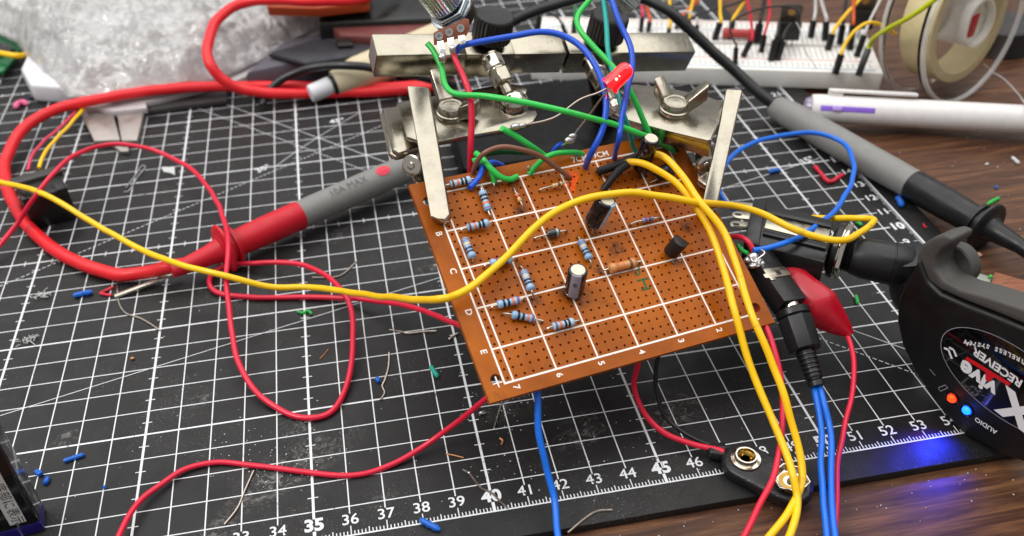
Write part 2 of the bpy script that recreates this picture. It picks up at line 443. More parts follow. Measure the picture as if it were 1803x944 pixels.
def resistor(a, b, bands, label, m=M_RBLUE, L=.67, r=.125, shift=0.0, lift=.02, cat='resistor', name='resistor'):
    (ua, va), (ub, vb) = hole(*a), hole(*b)
    A, Bp = B(ua, va, -.05), B(ub, vb, -.05); hb = r + lift
    c = (A + Bp) / 2 + BN * (.05 + hb); dx = (Bp - A).normalized(); c = c + dx * shift
    k_ = len(label) % 5; c = c + BN * (.012 * k_); dx = (dx + BN * (.05 * (k_ - 2)) + BN.cross(dx) * (.04 * ((len(label) % 3) - 1))).normalized()
    if m is M_RBLUE: m = (M_RBLUE, mat('resistor_blue_pale', 'a3c1d6', .36, coat=.3), mat('resistor_blue_deep', '86a9cc', .30, coat=.5))[len(label) % 3]
    th = thing(name, label, cat, c - BN * hb, GRP)
    e = .34; prof = [(-L / 2, .03), (-L / 2 + .015, r * .72), (-L / 2 + .05, r * .98), (-L * e + .0, r), (-L * .24, r * .80), (L * .24, r * .80), (L * e, r), (L / 2 - .05, r * .98), (L / 2 - .015, r * .72), (L / 2, .03)]
    MB().lathe(c, dx, prof, 18).build('body', m, th, ang=50)
    def rr(t):
        for (t0, r0), (t1, r1) in zip(prof, prof[1:]):
            if t0 <= t <= t1: return r0 + (r1 - r0) * (t - t0) / (t1 - t0)
        return r
    for t, k in bands:
        t *= L; w = .033
        MB().lathe(c, dx, [(t - w, rr(t - w) + .001), (t - w, rr(t - w) + .004), (t + w, rr(t + w) + .004), (t + w, rr(t + w) + .001)], 18).build('band', BAND[k], th)
    for q, sgn in ((A, -1), (Bp, 1)):
        e0 = c + dx * sgn * (L / 2 - .02); top = q + BN * (.05 + hb * .75)
        d = (top - e0).dot(dx * sgn)
        pts = [e0, e0 + dx * sgn * max(.03, d * .55), top, q + BN * .05 + (e0 - q).normalized() * 0, q]
        MB().tube(curve(pts, 5), .028, 8).build('lead', M_LEAD, th)
    return th
BB = [(-.16, 'o'), (-.02, 'v'), (.12, 'k'), (.26, 'k'), (-.40, 'n')]
BF = [(-x, k) for x, k in BB]
resistor((776, 340), (838, 326), [(-.38, 'n'), (-.14, 'o'), (.05, 'k'), (.22, 'k')], 'blue banded resistor beside the tip of the left metal clip')
resistor((842, 332), (866, 382), [(-.22, 'k'), (-.04, 'k'), (.14, 'o'), (.36, 'v')], 'blue banded resistor under the green wire ends, above line B')
resistor((812, 406), (868, 393), [(-.38, 'n'), (-.14, 'o'), (.06, 'k'), (.22, 'k')], 'blue banded resistor lying along line B')
resistor((818, 416), (837, 464), [(-.36, 'v'), (-.18, 'y'), (.04, 'b'), (.2, 'b')], 'blue banded resistor standing lengthwise between lines B and C', m=M_RBLUE)
resistor((852, 470), (909, 458), [(-.2, 'v'), (.05, 'b'), (.2, 'b')], 'blue banded resistor on line C, crossed by the long yellow wire')
resistor((916, 472), (940, 527), [(-.34, 'v'), (-.16, 'y'), (.04, 'k'), (.2, 'k')], 'blue banded resistor lying askew between lines C and D')
resistor((864, 547), (926, 529), [(-.22, 'k'), (-.02, 'k'), (.18, 'o'), (.38, 'v')], 'blue banded resistor just below line D, upper of the close pair')
resistor((886, 556), (957, 567), [(-.22, 'k'), (-.02, 'k'), (.18, 'o'), (.38, 'v')], 'blue banded resistor slanting just below another one under line D')
resistor((961, 581), (1021, 566), [(-.38, 'v'), (-.16, 'o'), (.06, 'k'), (.22, 'k')], 'blue banded resistor nearest to the E line, alone in its cell')
resistor((1018, 418), (1043, 470), [(-.34, 'v'), (-.16, 'y'), (.04, 'b'), (.2, 'b')], 'blue banded resistor behind the capacitor with the grey stripe')
resistor((905, 332), (918, 374), [(-.3, 'r'), (-.05, 'r'), (.3, 'g')], 'tiny cream resistor with two red bands and a gold end', M_RTAN, .30, .075, 0, .03)
resistor((948, 334), (1001, 320), [(-.3, 'g'), (.1, 'n'), (.32, 'n')], 'tiny tan resistor under the end of the brown wire', M_RTAN, .34, .075, .04, .06)
resistor((1112, 399), (1156, 386), [(-.2, 'v'), (.1, 'n'), (.3, 'v')], 'small violet grey resistor just above line C on the right', M_RVIO, .40, .08, .05, .03)
resistor((1057, 479), (1120, 461), [(-.24, 'o'), (-.02, 'o'), (.26, 'n')], 'fat orange brown carbon resistor on line D beside green scribbles', M_RORG, .92, .155, .0, .02)

M_DIO = mat('diode_glass', '15191a', .12, coat=1.0)
M_SILV = mat('silver_band', 'a9b5b2', .3, .6)
(ua, va), (ub, vb) = hole(942, 424), hole(990, 405)
A, C2 = B(ua, va, -.05), B(ub, vb, -.05); dx = (C2 - A).normalized(); c = (A + C2) / 2 + BN * .2 + dx * .05
dio = thing('diode', 'small glossy black diode with silver end band beside the yellow wire', 'diode', c - BN * .2, GRP)
MB().lathe(c, dx, [(-.19, .03), (-.19, .10), (-.16, .125), (.16, .125), (.19, .10), (.19, .03)], 20).build('body', M_DIO, dio)
MB().lathe(c, dx, [(.07, .126), (.07, .130), (.14, .130), (.14, .126)], 20).build('band', M_SILV, dio)
for q, sg in ((A, -1), (C2, 1)):
    MB().tube(curve([c + dx * sg * .17, c + dx * sg * .24, q + BN * .16, q], 5), .03, 8).build('lead', M_LEAD, dio)

M_SLEEVE = mat('capacitor_sleeve', '0c0b0e', .22, coat=.5)
M_ALU = mat('capacitor_top', 'd6cfba', .5, 0.0, vscale=500)
M_STRIPE = mat('capacitor_stripe', '8d8794', .4)
M_SKYB = mat('capacitor_shoulder', 'a9c2da', .4)
def capacitor(base, top, r, label, stripe_at=None, print_txt='10', legs=None):
    a = (top - base).normalized(); L = (top - base).length
    th = thing('electrolytic_capacitor', label, 'capacitor', base, GRP)
    xd = (CAM - base).normalized()
    MB().lathe(base, a, [(0, r * .5), (0, r * .9), (.03, r * .97), (.06, r), (.09, r), (.10, r * .95), (.125, r * .95), (.135, r), (L - .06, r), (L - .02, r * .93), (L, r * .80), (L - .004, r * .74)], 32).build('sleeve', M_SLEEVE, th, ang=50)
    MB().lathe(base, a, [(L - .012, r * .74), (L + .004, r * .72), (L + .004, 0)], 28).build('vent_cap', M_ALU, th)
    if stripe_at is not None:
        sm = MB().lathe(base, a, [(.06, r * 1.004), (.135, r * 1.006), (L - .05, r * 1.006), (L - .015, r * .95), (L + .001, r * .80)], 10, xd=xd, arc=(stripe_at - .55, stripe_at + .55))
        sm.build('stripe', M_STRIPE if stripe_at < 1 else M_SKYB, th)
        x, y = perp(a); x = (xd - a * xd.dot(a)).normalized(); y = a.cross(x)
        nr = x * math.cos(stripe_at) + y * math.sin(stripe_at)
        text_part(th, 'printed_mark', '0', .2, base + a * L * .62 + nr * r * 1.01, -nr.cross(a), a, M_SLEEVE, off=.006)
    for k in range(4 if print_txt else 0):
        an = -.9 + k * .28 if stripe_at is None else 1.0 + k * .25
        x = (xd - a * xd.dot(a)).normalized(); y = a.cross(x); nr = x * math.cos(an) + y * math.sin(an)
        text_part(th, 'printed_mark', print_txt[k % len(print_txt)] + 'F', .11, base + a * L * (.28 + .16 * k) + nr * r * 1.005, a, nr.cross(a), M_STRIPE)
    for q in legs:
        MB().tube(curve([base + (q - base) * .05 + a * .05, base + (q - base) * .25 , q, q - BN * .12], 4), .028, 8).build('lead', M_LEAD, th)
    return th
def leg2(u, v): h = hole(u, v); return B(h[0], h[1], 0)
capacitor(H(1045, 392, .32), H(1069, 351, 1.30), .30, 'black electrolytic capacitor leaning under the long yellow wire', 1.35, 'LOWE', [leg2(1044, 408), leg2(1055, 402)])
capacitor(H(1010, 515, .10), H(1018, 475, 1.02), .275, 'black electrolytic capacitor with a grey stripe standing on line D', .0, '', [leg2(1008, 520), leg2(1017, 518)])
capacitor(H(1128, 296, .2), H(1147, 243, 1.4), .265, 'black electrolytic capacitor standing behind the heat shrunk yellow wires', None, 'RF', [leg2(1122, 300), leg2(1132, 298)])

M_EPOXY = mat('transistor_epoxy', '1a1817', .45, var=.2, bump=.15, bscale=2000)
def transistor(base, top, flat_dir, r, label, legs):
    a = (top - base).normalized(); L = (top - base).length
    th = thing('transistor', label, 'transistor', base, GRP)
    x = (flat_dir - a * flat_dir.dot(a)).normalized(); y = a.cross(x)
    ang = [math.radians(50 + i * (260 / 16)) for i in range(17)]
    ring = [base + x * (r * math.cos(t)) + y * (r * math.sin(t)) for t in ang]
    MB().prism(ring, a * L).build('body', M_EPOXY, th, bevel=.015)
    for i, q in enumerate(legs):
        st = base + y * (i - 1) * .11 - x * .03
        MB().tube([st + a * .03, st - a * .05, q, q - BN * .1], .025, 6).build('lead', M_LEAD, th)
transistor(H(1181, 445, .18), H(1199, 424, .72), (BU * .8 + BV * .6), .235, 'black half round transistor standing alone near line D on the right', [leg2(1185, 466), leg2(1177, 456), leg2(1190, 456)])
transistor(H(1158, 308, .25), H(1182, 297, .62), (BU + BV * .3), .225, 'black half round transistor tucked under the two yellow wires', [leg2(1150, 320), leg2(1162, 318), leg2(1172, 312)])

# ------------------------------------------------------------------ helping hand holding the board
s = NT('nickel_plate')
s.set('Base Color', s.mix(s.noise(160, 5), lin('9d937e'), lin('bdb29b')))
s.set('Metallic', 1.0)
s.set('Roughness', s.ramp(s.noise(420, 6, .7), (.3, .17), (.75, .30)))
scr_ = s.ramp(s.noise(900, 6, .7, s.co((1, .06, .5), (0, 0, .9)), .3), (.56, 0.0), (.68, 1.0))
rub = s.ramp(s.noise(240, 7, .7), (.52, 0.0), (.66, 1.0))
s.set('Base Color', s.mix(s.math('MULTIPLY', rub, .16), s.mix(s.noise(160, 5), lin('9a9485'), lin('b8b1a1')), lin('6e675c')))
s.bump(s.math('ADD', s.noise(1800, 4), s.math('MULTIPLY', scr_, .8)), .10, .0002)
M_NICK = s.m
M_CHROME = mat('chrome', 'cfc8ba', .12, 1.0, vscale=500, rvar=.05)
M_KNOB = mat('black_knob', '1b1a1a', .42, bump=.1, bscale=2500)
M_IRON = mat('black_iron', '060606', .5, spec=.2, var=.25, bump=.3, bscale=1200)
hh = thing('helping_hand', 'nickel helping hand stand with square bar, wing nuts and two clips gripping the board', 'helping hand', Z(960, 240, 0))
PA, PB_ = D(664, 98, 29.8), D(1226, 91, 33.4)
ax = (PB_ - PA).normalized(); Lb = (PB_ - PA).length
mid = (PA + PB_) / 2; w = (CAM - mid); w = (w - ax * w.dot(ax)).normalized(); nu = ax.cross(-w).normalized()
if nu.z < 0: nu = -nu
E1, E2 = (-w + nu).normalized(), (-w - nu).normalized()      # along the top face, down the front face
def barseg(name, t0, t1, s_, grow=0.0, m=M_NICK, bev=.05):
    o = PA + ax * t0 - (E1 + E2) * (grow / 2)
    k = s_ + grow
    return MB().prism([o, o + E1 * k, o + E1 * k + E2 * k, o + E2 * k], ax * (t1 - t0)).build(name, m, hh, bevel=bev, seg=2)
def tx(u):                                                     # distance along the bar of an image column
    best = min(range(0, 1200), key=lambda i: abs(PX0 + FPX * (CR @ (PA + ax * i * .01 - CAM)).x / (CR @ (PA + ax * i * .01 - CAM)).z - u)); return best * .01
barseg('bar', 0, tx(828), .98); barseg('bar', tx(905), tx(999), .94); barseg('bar', tx(1004), Lb, .98)
barseg('clamp_sleeve', tx(822), tx(907), .98, .07)
barseg('inner_rod', tx(985), tx(1020), .6, -.25, M_IRON, .02)
barseg('end_cap', -.012, -.001, .86, -.06, mat('dull_steel', '9c948c', .7, 1.0, vscale=900, bump=.4, bscale=3000), .0)
def knob(u):
    o = PA + ax * tx(u) + E1 * .5 - E2 * .2; a = (-E2 * .93 + E1 * .2).normalized()
    n = 56; mb = MB(); prof = [(0, .9), (.05, 1.0), (.82, 1.0), (.88, .95)]
    for (t, k) in prof:
        mb.v += [o + a * t + (perp(a)[0] * math.cos(2 * math.pi * i / n) + perp(a)[1] * math.sin(2 * math.pi * i / n)) * (.66 * k * (1.0 if i % 2 else .955)) for i in range(n)]
    for j in range(len(prof) - 1): mb.f += [[j * n + i, j * n + (i + 1) % n, (j + 1) * n + (i + 1) % n, (j + 1) * n + i] for i in range(n)]
    mb.f += [list(range(n))[::-1], [(len(prof) - 1) * n + i for i in range(n)]]
    kb = mb.build('thumb_knob', M_KNOB, hh, ang=20)
    MB().lathe(o, a, [(-.6, .16), (0, .16)], 16).build('screw', M_CHROME, kb)
    MB().lathe(o, a, [(.882, .60), (.90, .58), (.89, .3), (.89, 0)], 32).build('cap_ring', M_KNOB, kb)
knob(868); knob(1068)

def plate(pix, z, thick, name='clamp_plate', bev=.03, m=M_NICK):
    return MB().prism([Z(u, v, z) for u, v in pix], V((0, 0, -thick))).build(name, m, hh, bevel=bev, seg=2)
L_PL = [(700, 180), (760, 170), (826, 159), (870, 151), (900, 148), (920, 150), (928, 157), (925, 166), (912, 166), (898, 164), (886, 168), (878, 178), (879, 190), (888, 199), (903, 204), (918, 201), (930, 194), (943, 194), (946, 201), (938, 214), (915, 222), (880, 229), (832, 237), (790, 245), (750, 252), (716, 240)]
plate(L_PL, 7.0, .14, bev=.02)
plate([(u - 2, v + 3) for u, v in L_PL], 6.05, .12)
R_PL = [(1100, 150), (1120, 148), (1180, 155), (1240, 168), (1275, 180), (1264, 215), (1252, 244), (1247, 247), (1180, 231), (1120, 215), (1094, 207), (1082, 200), (1090, 194), (1103, 192), (1110, 183), (1108, 172), (1098, 165), (1091, 160)]
plate(R_PL, 7.0, .13)
plate([(u - 3, v + 3) for u, v in R_PL], 6.1, .12)
fl = [Z(1094, 208, 6.99), Z(1252, 246, 6.99)]
MB().prism([fl[0], fl[1], fl[1] - V((0, 0, .62)), fl[0] - V((0, 0, .45))], (V((fl[1].y - fl[0].y, fl[0].x - fl[1].x, 0)).normalized() * -.1)).build('flange', M_NICK, hh, bevel=.03)
def balljoint(u, v, z, r, su, sv, sd):
    c = Z(u, v, z); MB().ball(c, r, 28, 18).build('ball', M_CHROME, hh)
    o = D(su, sv, sd); d = (o - c).normalized(); L = (o - c).length
    st = MB().lathe(c, d, [(r * .8, .17), (L * .55, .17), (L * .55, .30), (L, .30)], 20).build('stem', M_NICK, hh)
    MB().lathe(c, d, [(L * .40, .33), (L * .42, .37), (L * .66, .37), (L * .68, .33)], 6).build('hex_nut', M_NICK, st, bevel=.02)
    MB().lathe(c, d, [(L * .70, .30), (L * .72, .36), (L * .95, .36), (L * .97, .30)], 8).build('collar', M_CHROME, st, bevel=.02)
balljoint(906, 184, 6.85, .47, 862, 98, 30.6)
balljoint(1086, 190, 6.75, .36, 1040, 108, 31.8)
def wingnut(u, v, z, wings, r=.43):
    o = Z(u, v, z); a = V((.05, -.1, 1)).normalized()
    nut = MB().lathe(o, a, [(-.26, r * 1.05), (-.22, r * 1.1), (-.12, r * 1.08), (-.10, r * .98), (.06, r * .92), (.10, r * .85), (.10, r * .62), (.075, r * .60), (.085, 0)], 36).build('wing_nut', M_CHROME if False else M_NICK, hh)
    for (u2, v2, z2, w2, h2) in wings:
        e = Z(u2, v2, z2); d = (e - o); d.z = 0; d.normalize(); sd = V((-d.y, d.x, 0))
        tip = e
        b0, b1 = o + d * r * .75, tip
        mb = MB()
        sec = [(b0, .24, .22, -.06), ((b0 + b1) / 2, .21, .25, .04), (b1, .19, .26, .14)]
        pts = []
        for (c, tw, hh_, dz) in sec:
            pts.append([c + sd * tw + V((0, 0, dz - hh_)), c - sd * tw + V((0, 0, dz - hh_)), c - sd * tw + V((0, 0, dz + hh_)), c + sd * tw + V((0, 0, dz + hh_))])
        vs = [p for q in pts for p in q]; fs = [[3, 2, 1, 0], [8, 9, 10, 11]]
        for j in range(2): fs += [[j * 4 + i, j * 4 + (i + 1) % 4, j * 4 + 4 + (i + 1) % 4, j * 4 + 4 + i] for i in range(4)]
        mb.add(vs, fs).build('wing', M_NICK, nut, bevel=.045, seg=3)
wingnut(794, 190, 7.28, [(768, 140, 7.75, 0, 0), (842, 196, 7.30, 0, 0)])
wingnut(1189, 183, 7.28, [(1158, 155, 7.50, 0, 0), (1244, 166, 7.55, 0, 0)])
def jaw(pix, tipw, tops, name='clip_jaw'):
    (a, b), (c, d) = pix                                     # far end left/right, near end left/right
    ex = [P(t) for t in (a, b, c, d)]
    dirv = ((ex[2] + ex[3]) / 2 - (ex[0] + ex[1]) / 2).normalized(); side = (ex[1] - ex[0]).normalized(); nn = side.cross(dirv); nn = nn if nn.z > 0 else -nn
    tip = (ex[2] + ex[3]) / 2 + dirv * .09
    outl = [ex[0], ex[2] - dirv * .04, tip - side * .1, tip + side * .1, ex[3] - dirv * .04, ex[1]]
    j = MB().prism(outl, -nn * .34).build(name, M_NICK, hh, bevel=.05, seg=3)
    return dirv, side, nn, ex
dl, sl_, nl, exl = jaw((((716, 150, 8.25), (755, 153, 8.25)), ((758, 384, 'h', .42), (793, 380, 'h', .42))), 0, 0)
dr, sr_, nr_, exr = jaw((((1279, 156, 7.35), (1308, 158, 7.35)), ((1234, 368, 'h', .40), (1261, 371, 'h', .40))), 0, 0)
for (pl_, z) in ((((674, 192), (716, 181), (740, 258), (702, 268), (690, 262)), 6.55),):
    MB().prism([Z(u, v, z) for u, v in pl_], V((0, 0, -.22))).build('clip_grip', M_NICK, hh, bevel=.08, seg=3)
    MB().prism([Z(u - 6, v + 7, z - .25) for u, v in pl_], V((0, 0, -.2))).build('clip_grip', M_NICK, hh, bevel=.08, seg=3)
c = Z(724, 292, 6.2); a = (CAM - c).normalized() * .75 + V((-.5, 0, 0))
MB().lathe(c, a, [(-.15, .34), (.0, .34), (.02, .30), (.02, .13), (.06, .12), (.08, .06), (.08, 0)], 24).build('pivot_rivet', M_CHROME, hh)
MB().prism([Z(708, 268, 5.9), Z(742, 262, 5.9), Z(752, 330, 5.75), Z(738, 333, 5.75)], V((0, 0, -.25))).build('lower_jaw', M_NICK, hh, bevel=.04)
c = Z(1243, 290, 5.9)
MB().lathe(c, V((.2, -1, .15)), [(-.12, .30), (.0, .30), (.03, .24), (.03, .1), (.06, .08), (.06, 0)], 24).build('pivot_rivet', M_CHROME, hh)
MB().prism([Z(1225, 262, 6.0), Z(1262, 250, 6.0), Z(1250, 330, 5.5), Z(1228, 318, 5.5)], V((0, 0, -.22))).build('lower_jaw', M_NICK, hh, bevel=.04)
# black base and the post that carries the bar
x0 = Z(960, 250, 0)
bs = MB().bx(x0.x - 4.2, x0.x + 4.4, x0.y - 3.4, x0.y + 3.2, 0.0, 1.3); bs.build('base', M_IRON, hh, bevel=.25, seg=3)
pt0 = V((x0.x + 2.6, x0.y - .8, 1.3)); pt1 = PA + ax * tx(1060) + (E1 + E2) * .5
MB().lathe(pt0, pt1 - pt0, [(0, .9), (.3, .75), (.5, .55), (3.0, .5), ((pt1 - pt0).length - .3, .36)], 24).build('post', M_IRON, hh)

# ------------------------------------------------------------------ potentiometer hanging by its wires
M_ZINC = mat('zinc', 'b9bfc2', .25, 1.0, vscale=400)
M_PHEN = mat('brown_phenolic', '7c3d22', .45)
M_BRIGHT = mat('bright_tin', 'd8d6d2', .18, 1.0, vscale=700, bump=.3, bscale=2000)
pc = D(789, 12, 28.75); pot = thing('potentiometer', 'potentiometer with ridged metal shaft above the left end of the bar', 'potentiometer', pc - V((0, 0, .9)))
pax = (D(742, -50, 27.6) - pc).normalized()
n = 72; mb = MB()
x_, y_ = perp(pax)
for t, k in ((.12, .92), (.2, 1), (2.6, 1)):
    mb.v += [pc + pax * t + (x_ * math.cos(2 * math.pi * i / n) + y_ * math.sin(2 * math.pi * i / n)) * (.60 * k * (1 if i % 2 else .95)) for i in range(n)]
for j in range(2): mb.f += [[j * n + i, j * n + (i + 1) % n, (j + 1) * n + (i + 1) % n, (j + 1) * n + i] for i in range(n)]
mb.f += [list(range(n))[::-1], [2 * n + i for i in range(n)]]
mb.build('ridged_knob', M_ZINC, pot, ang=15)
MB().lathe(pc, pax, [(-.12, .60), (-.10, .68), (.02, .68), (.04, .60)], 6).build('hex_nut', M_ZINC, pot, bevel=.03)
MB().lathe(pc, pax, [(-.24, .58), (-.22, .70), (-.15, .70), (-.13, .58)], 32).build('washer', M_ZINC, pot)
MB().lathe(pc, pax, [(-.6, .5), (-.57, .66), (-.3, .68), (-.26, .6)], 32).build('can', mat('dark_can', '3a3936', .35, .7), pot, ang=30)
ph = [(763, 58), (778, 50), (800, 42), (818, 32), (826, 34), (827, 50), (822, 62), (800, 70), (780, 76), (764, 80)]
pdp = 27.95
MB().prism([D(u, v, pdp) for u, v in ph], ray(790, 55).normalized() * .14).build('terminal_board', M_PHEN, pot, bevel=.02)
for (u, v) in ((773.5, 64), (791, 57), (811, 50)):
    cc = D(u, v, pdp - .03); dd = -ray(u, v).normalized()
    MB().lathe(cc, dd, [(0, .13), (.025, .12), (.03, .06), (.0, .05)], 14).build('rivet', M_BRIGHT, pot)
for (u, v, u2, v2) in ((775, 72, 782, 102), (793, 66, 798, 92), (812, 62, 815, 78)):
    a_, b_ = D(u, v, pdp - .02), D(u2, v2, pdp - .05); d_ = (b_ - a_).normalized(); sd = d_.cross(ray(u, v)).normalized()
    MB().prism([a_ - sd * .1, a_ + sd * .1, b_ + sd * .085, b_ - sd * .085], ray(u, v).normalized() * .04).build('lug', M_BRIGHT, pot, bevel=.01)
MB().ball(D(779, 103, pdp - .06), .13, 10, 7, (1, .8, 1.2)).build('solder_blob', M_SOLDER, pot)
MB().ball(D(797, 88, pdp - .06), .10, 10, 7, (1, .8, 1.3)).build('solder_blob', M_SOLDER, pot)

kc = D(1112, 2, 31.2); ka = (D(1075, -30, 30.6) - kc).normalized(); kx, ky = perp(ka); mb = MB(); n = 60
for t in (0, 2.2): mb.v += [kc + ka * t + (kx * math.cos(2 * math.pi * i / n) + ky * math.sin(2 * math.pi * i / n)) * (.5 if i % 2 else .47) for i in range(n)]
mb.f += [[i, (i + 1) % n, n + (i + 1) % n, n + i] for i in range(n)] + [list(range(n))[::-1], list(range(n, 2 * n))]
mb.build('knurled_shaft', M_ZINC, ang=15, label='silver knurled shaft end above the right knob at the top edge', cat='shaft')

# ------------------------------------------------------------------ wires
W = {}
for k, c_ in dict(red='d8183a', thickred='e01c26', yellow='fcc404', blue='1550c8', skyblue='0d6ad8', green='2cbf4c', teal='0aa398', brown='7d5340', black='121214', orange='d2551a', white='c9c6c4', pink='d4375a', lime='c6cf0a', darkgreen='0d6a34').items():
    W[k] = mat(k + '_insulation', c_, .38 if k != 'thickred' else .48, var=.10, vscale=220, bump=.06, bscale=700, coat=.12)
def wire(label, m, r, pts, n=12, k=7, name='wire', cat='wire', group='wires around the board', bare=None):
    pts3 = curve(pts, k); sd_ = len(label) * 1.7 + len(pts)
    pts3 = [p + V((mn.noise(p * .9 + V((sd_, 0, 0))), mn.noise(p * .9 + V((0, sd_, 0))), mn.noise(p * .9 + V((0, 0, sd_))) * .5)) * (.055 if 0 < i < len(pts3) - 1 else 0) for i, p in enumerate(pts3)]
    r0_ = r * (.91 if r < .2 else .94); r = [r0_ * (1 + .05 * mn.noise(p * 1.1 + V((sd_, 3, 1)))) for p in pts3]
    if bare is None:
        return MB().tube(pts3, r, n).build(name, W[m], None, label=label, cat=cat, group=group)
    th = thing(name, label, cat, pts3[-1], group)
    MB().tube(pts3, r, n).build('insulation', W[m], th)
    for b in bare: MB().tube(curve(b, 4), r0_ * .42, 6).build('bare_end', M_LEAD, th)
    return th
for m_ in W.values():                     # scuffs and grime on the insulation
    nt = m_.node_tree; b_ = nt.nodes['Principled BSDF']; src = b_.inputs['Base Color'].links[0].from_socket
    tcn = [x for x in nt.nodes if x.type == 'MAPPING'][0].outputs[0]
    ns = nt.nodes.new('ShaderNodeTexNoise'); ns.inputs['Scale'].default_value = 160; ns.inputs['Detail'].default_value = 8; ns.inputs['Roughness'].default_value = .75; nt.links.new(tcn, ns.inputs['Vector'])
    rp = nt.nodes.new('ShaderNodeValToRGB'); rp.color_ramp.elements[0].position = .60; rp.color_ramp.elements[1].position = .70; rp.color_ramp.elements[1].color = (.38, .38, .38, 1); nt.links.new(ns.outputs['Fac'], rp.inputs[0])
    mm = nt.nodes.new('ShaderNodeMix'); mm.data_type = 'RGBA'; nt.links.new(rp.outputs[0], mm.inputs[0]); nt.links.new(src, mm.inputs[6]); mm.inputs[7].default_value = (.05, .035, .03, 1); nt.links.new(mm.outputs[2], b_.inputs['Base Color'])
h = 'h'
wire('long yellow wire sweeping across the mat and over the board to the jack', 'yellow', .118,
     [(-40, 312, 1.4), (0, 320, 1.6), (80, 343, 2.0), (160, 390, 1.5), (250, 440, 1.3), (330, 470, 1.75), (400, 487, 1.7), (480, 505, 1.2), (560, 507, 1.3), (640, 518, 2.4), (720, 527, 4.3), (770, 526, h, .55), (800, 519, h, .5), (840, 499, h, .5), (890, 455, h, .6), (940, 403, h, .9), (990, 366, h, 1.2), (1040, 347, h, 1.4), (1100, 339, h, 1.35), (1160, 345, h, 1.2), (1230, 357, h, 1.0), (1290, 362, 4.9), (1340, 374, 4.6), (1390, 400, 4.4), (1440, 418, 4.2), (1480, 423, 4.1), (1510, 414, 3.9), (1540, 388, 3.6), (1500, 384, 3.3), (1465, 386, 3.0), (1430, 384, 2.7)])
wire('yellow wire from black heat shrink arching down past the board edge, outer strand', 'yellow', .115,
     [(1112, 283, h, .45), (1122, 275, h, .55), (1145, 270, h, .75), (1172, 277, h, .9), (1200, 306, h, 1.0), (1235, 357, h, 1.1), (1275, 412, h, 1.0), (1302, 482, h, .9), (1330, 568, h, .8), (1362, 645, 3.0), (1382, 705, 2.4), (1400, 770, 1.7), (1412, 828, 1.15), (1409, 862, .9), (1388, 905, .8), (1352, 950, .6), (1330, 985, .5)])
wire('yellow wire from black heat shrink running down inside the other strand', 'yellow', .115,
     [(1100, 292, h, .5), (1112, 286, h, .65), (1140, 291, h, .85), (1178, 314, h, .85), (1215, 352, h, .85), (1250, 405, h, .75), (1274, 470, h, .65), (1293, 545, h, .6), (1316, 625, 3.0), (1350, 715, 2.1), (1380, 790, 1.5), (1396, 838, 1.25), (1404, 880, .9), (1396, 925, .8), (1385, 960, .7)])
M_SHRINK = mat('heat_shrink', '141415', .55, bump=.25, bscale=600)
def shrink(pts, rs, label):
    p = curve(pts, 6); r = [rs[0] + (rs[1] - rs[0]) * (i / (len(p) - 1)) * (1 + .12 * math.sin(i * 1.3)) for i in range(len(p))]
    MB().tube(p, r, 12).build('heat_shrink_tube', M_SHRINK, None, label=label, cat='heat shrink', group='heat shrink on the yellow wires')
shrink([(1052, 303, h, .10), (1075, 295, h, .3), (1100, 285, h, .45), (1122, 276, h, .55)], (.13, .135), 'upper black heat shrink tube lying across the board')
shrink([(1062, 335, h, .04), (1075, 318, h, .25), (1090, 300, h, .42), (1106, 288, h, .58)], (.11, .14), 'lower black heat shrink tube pointing into a board hole')

wire('blue wire hanging below the front edge of the board', 'skyblue', .105, [(950, 640, h, -.5), (945, 692, 3.0), (949, 760, 2.2), (962, 825, 1.4), (976, 880, .8), (982, 935, .5), (985, 985, .4)])
wire('red wire running under the left board edge down to the lower picture corner', 'red', .092,
     [(905, 668, h, -.5), (856, 700, 2.3), (800, 748, 1.0), (740, 790, .3), (680, 822, .1), (620, 836, .095), (540, 832, .095), (450, 820, .095), (380, 815, .1), (320, 830, .15), (262, 868, .25), (227, 908, .35), (205, 950, .4), (190, 985, .4)])
wire('thin red wire making one big loop over the mat beside the red probe', 'red', .105,
     [(-30, 465, .3), (0, 430, .5), (32, 390, .9), (72, 332, 2.1), (120, 281, 2.2), (180, 256, 1.6), (240, 257, 1.2), (300, 276, .9), (350, 311, .9), (385, 362, 1.5), (400, 420, 1.8), (399, 490, 1.5), (405, 560, 1.0), (420, 640, .6), (450, 690, .3), (500, 725, .12), (550, 737, .11), (590, 718, .12), (614, 660, .25), (622, 580, .5), (608, 522, .8), (570, 482, .7), (520, 464, .5), (450, 464, .35), (405, 466, .3), (376, 480, .25), (370, 500, .2), (390, 517, .12), (450, 524, .11), (520, 524, .11), (600, 525, .2), (680, 532, .6), (750, 548, 1.4), (812, 575, 2.6), (860, 600, h, -.6)], k=6)
wire('red battery wire curving out from under the board to the snap connector', 'red', .095, [(1135, 590, h, -.5), (1124, 640, 2.4), (1118, 682, 1.5), (1134, 728, .8), (1170, 763, .45), (1215, 782, .35), (1275, 796, .38)])
wire('black battery wire beside the red one at the snap connector', 'black', .075, [(1170, 590, h, -.5), (1158, 635, 2.2), (1155, 682, 1.4), (1170, 730, .7), (1200, 760, .4), (1240, 780, .32), (1278, 789, .36)])
wire('red wire passing behind the yellow pair and over the snap connector', 'red', .095, [(1300, 470, 3.2), (1335, 545, 3.1), (1362, 610, 2.7), (1378, 690, 2.0), (1376, 770, 1.5), (1358, 845, 1.1), (1325, 915, .7), (1302, 960, .5), (1290, 990, .4)])

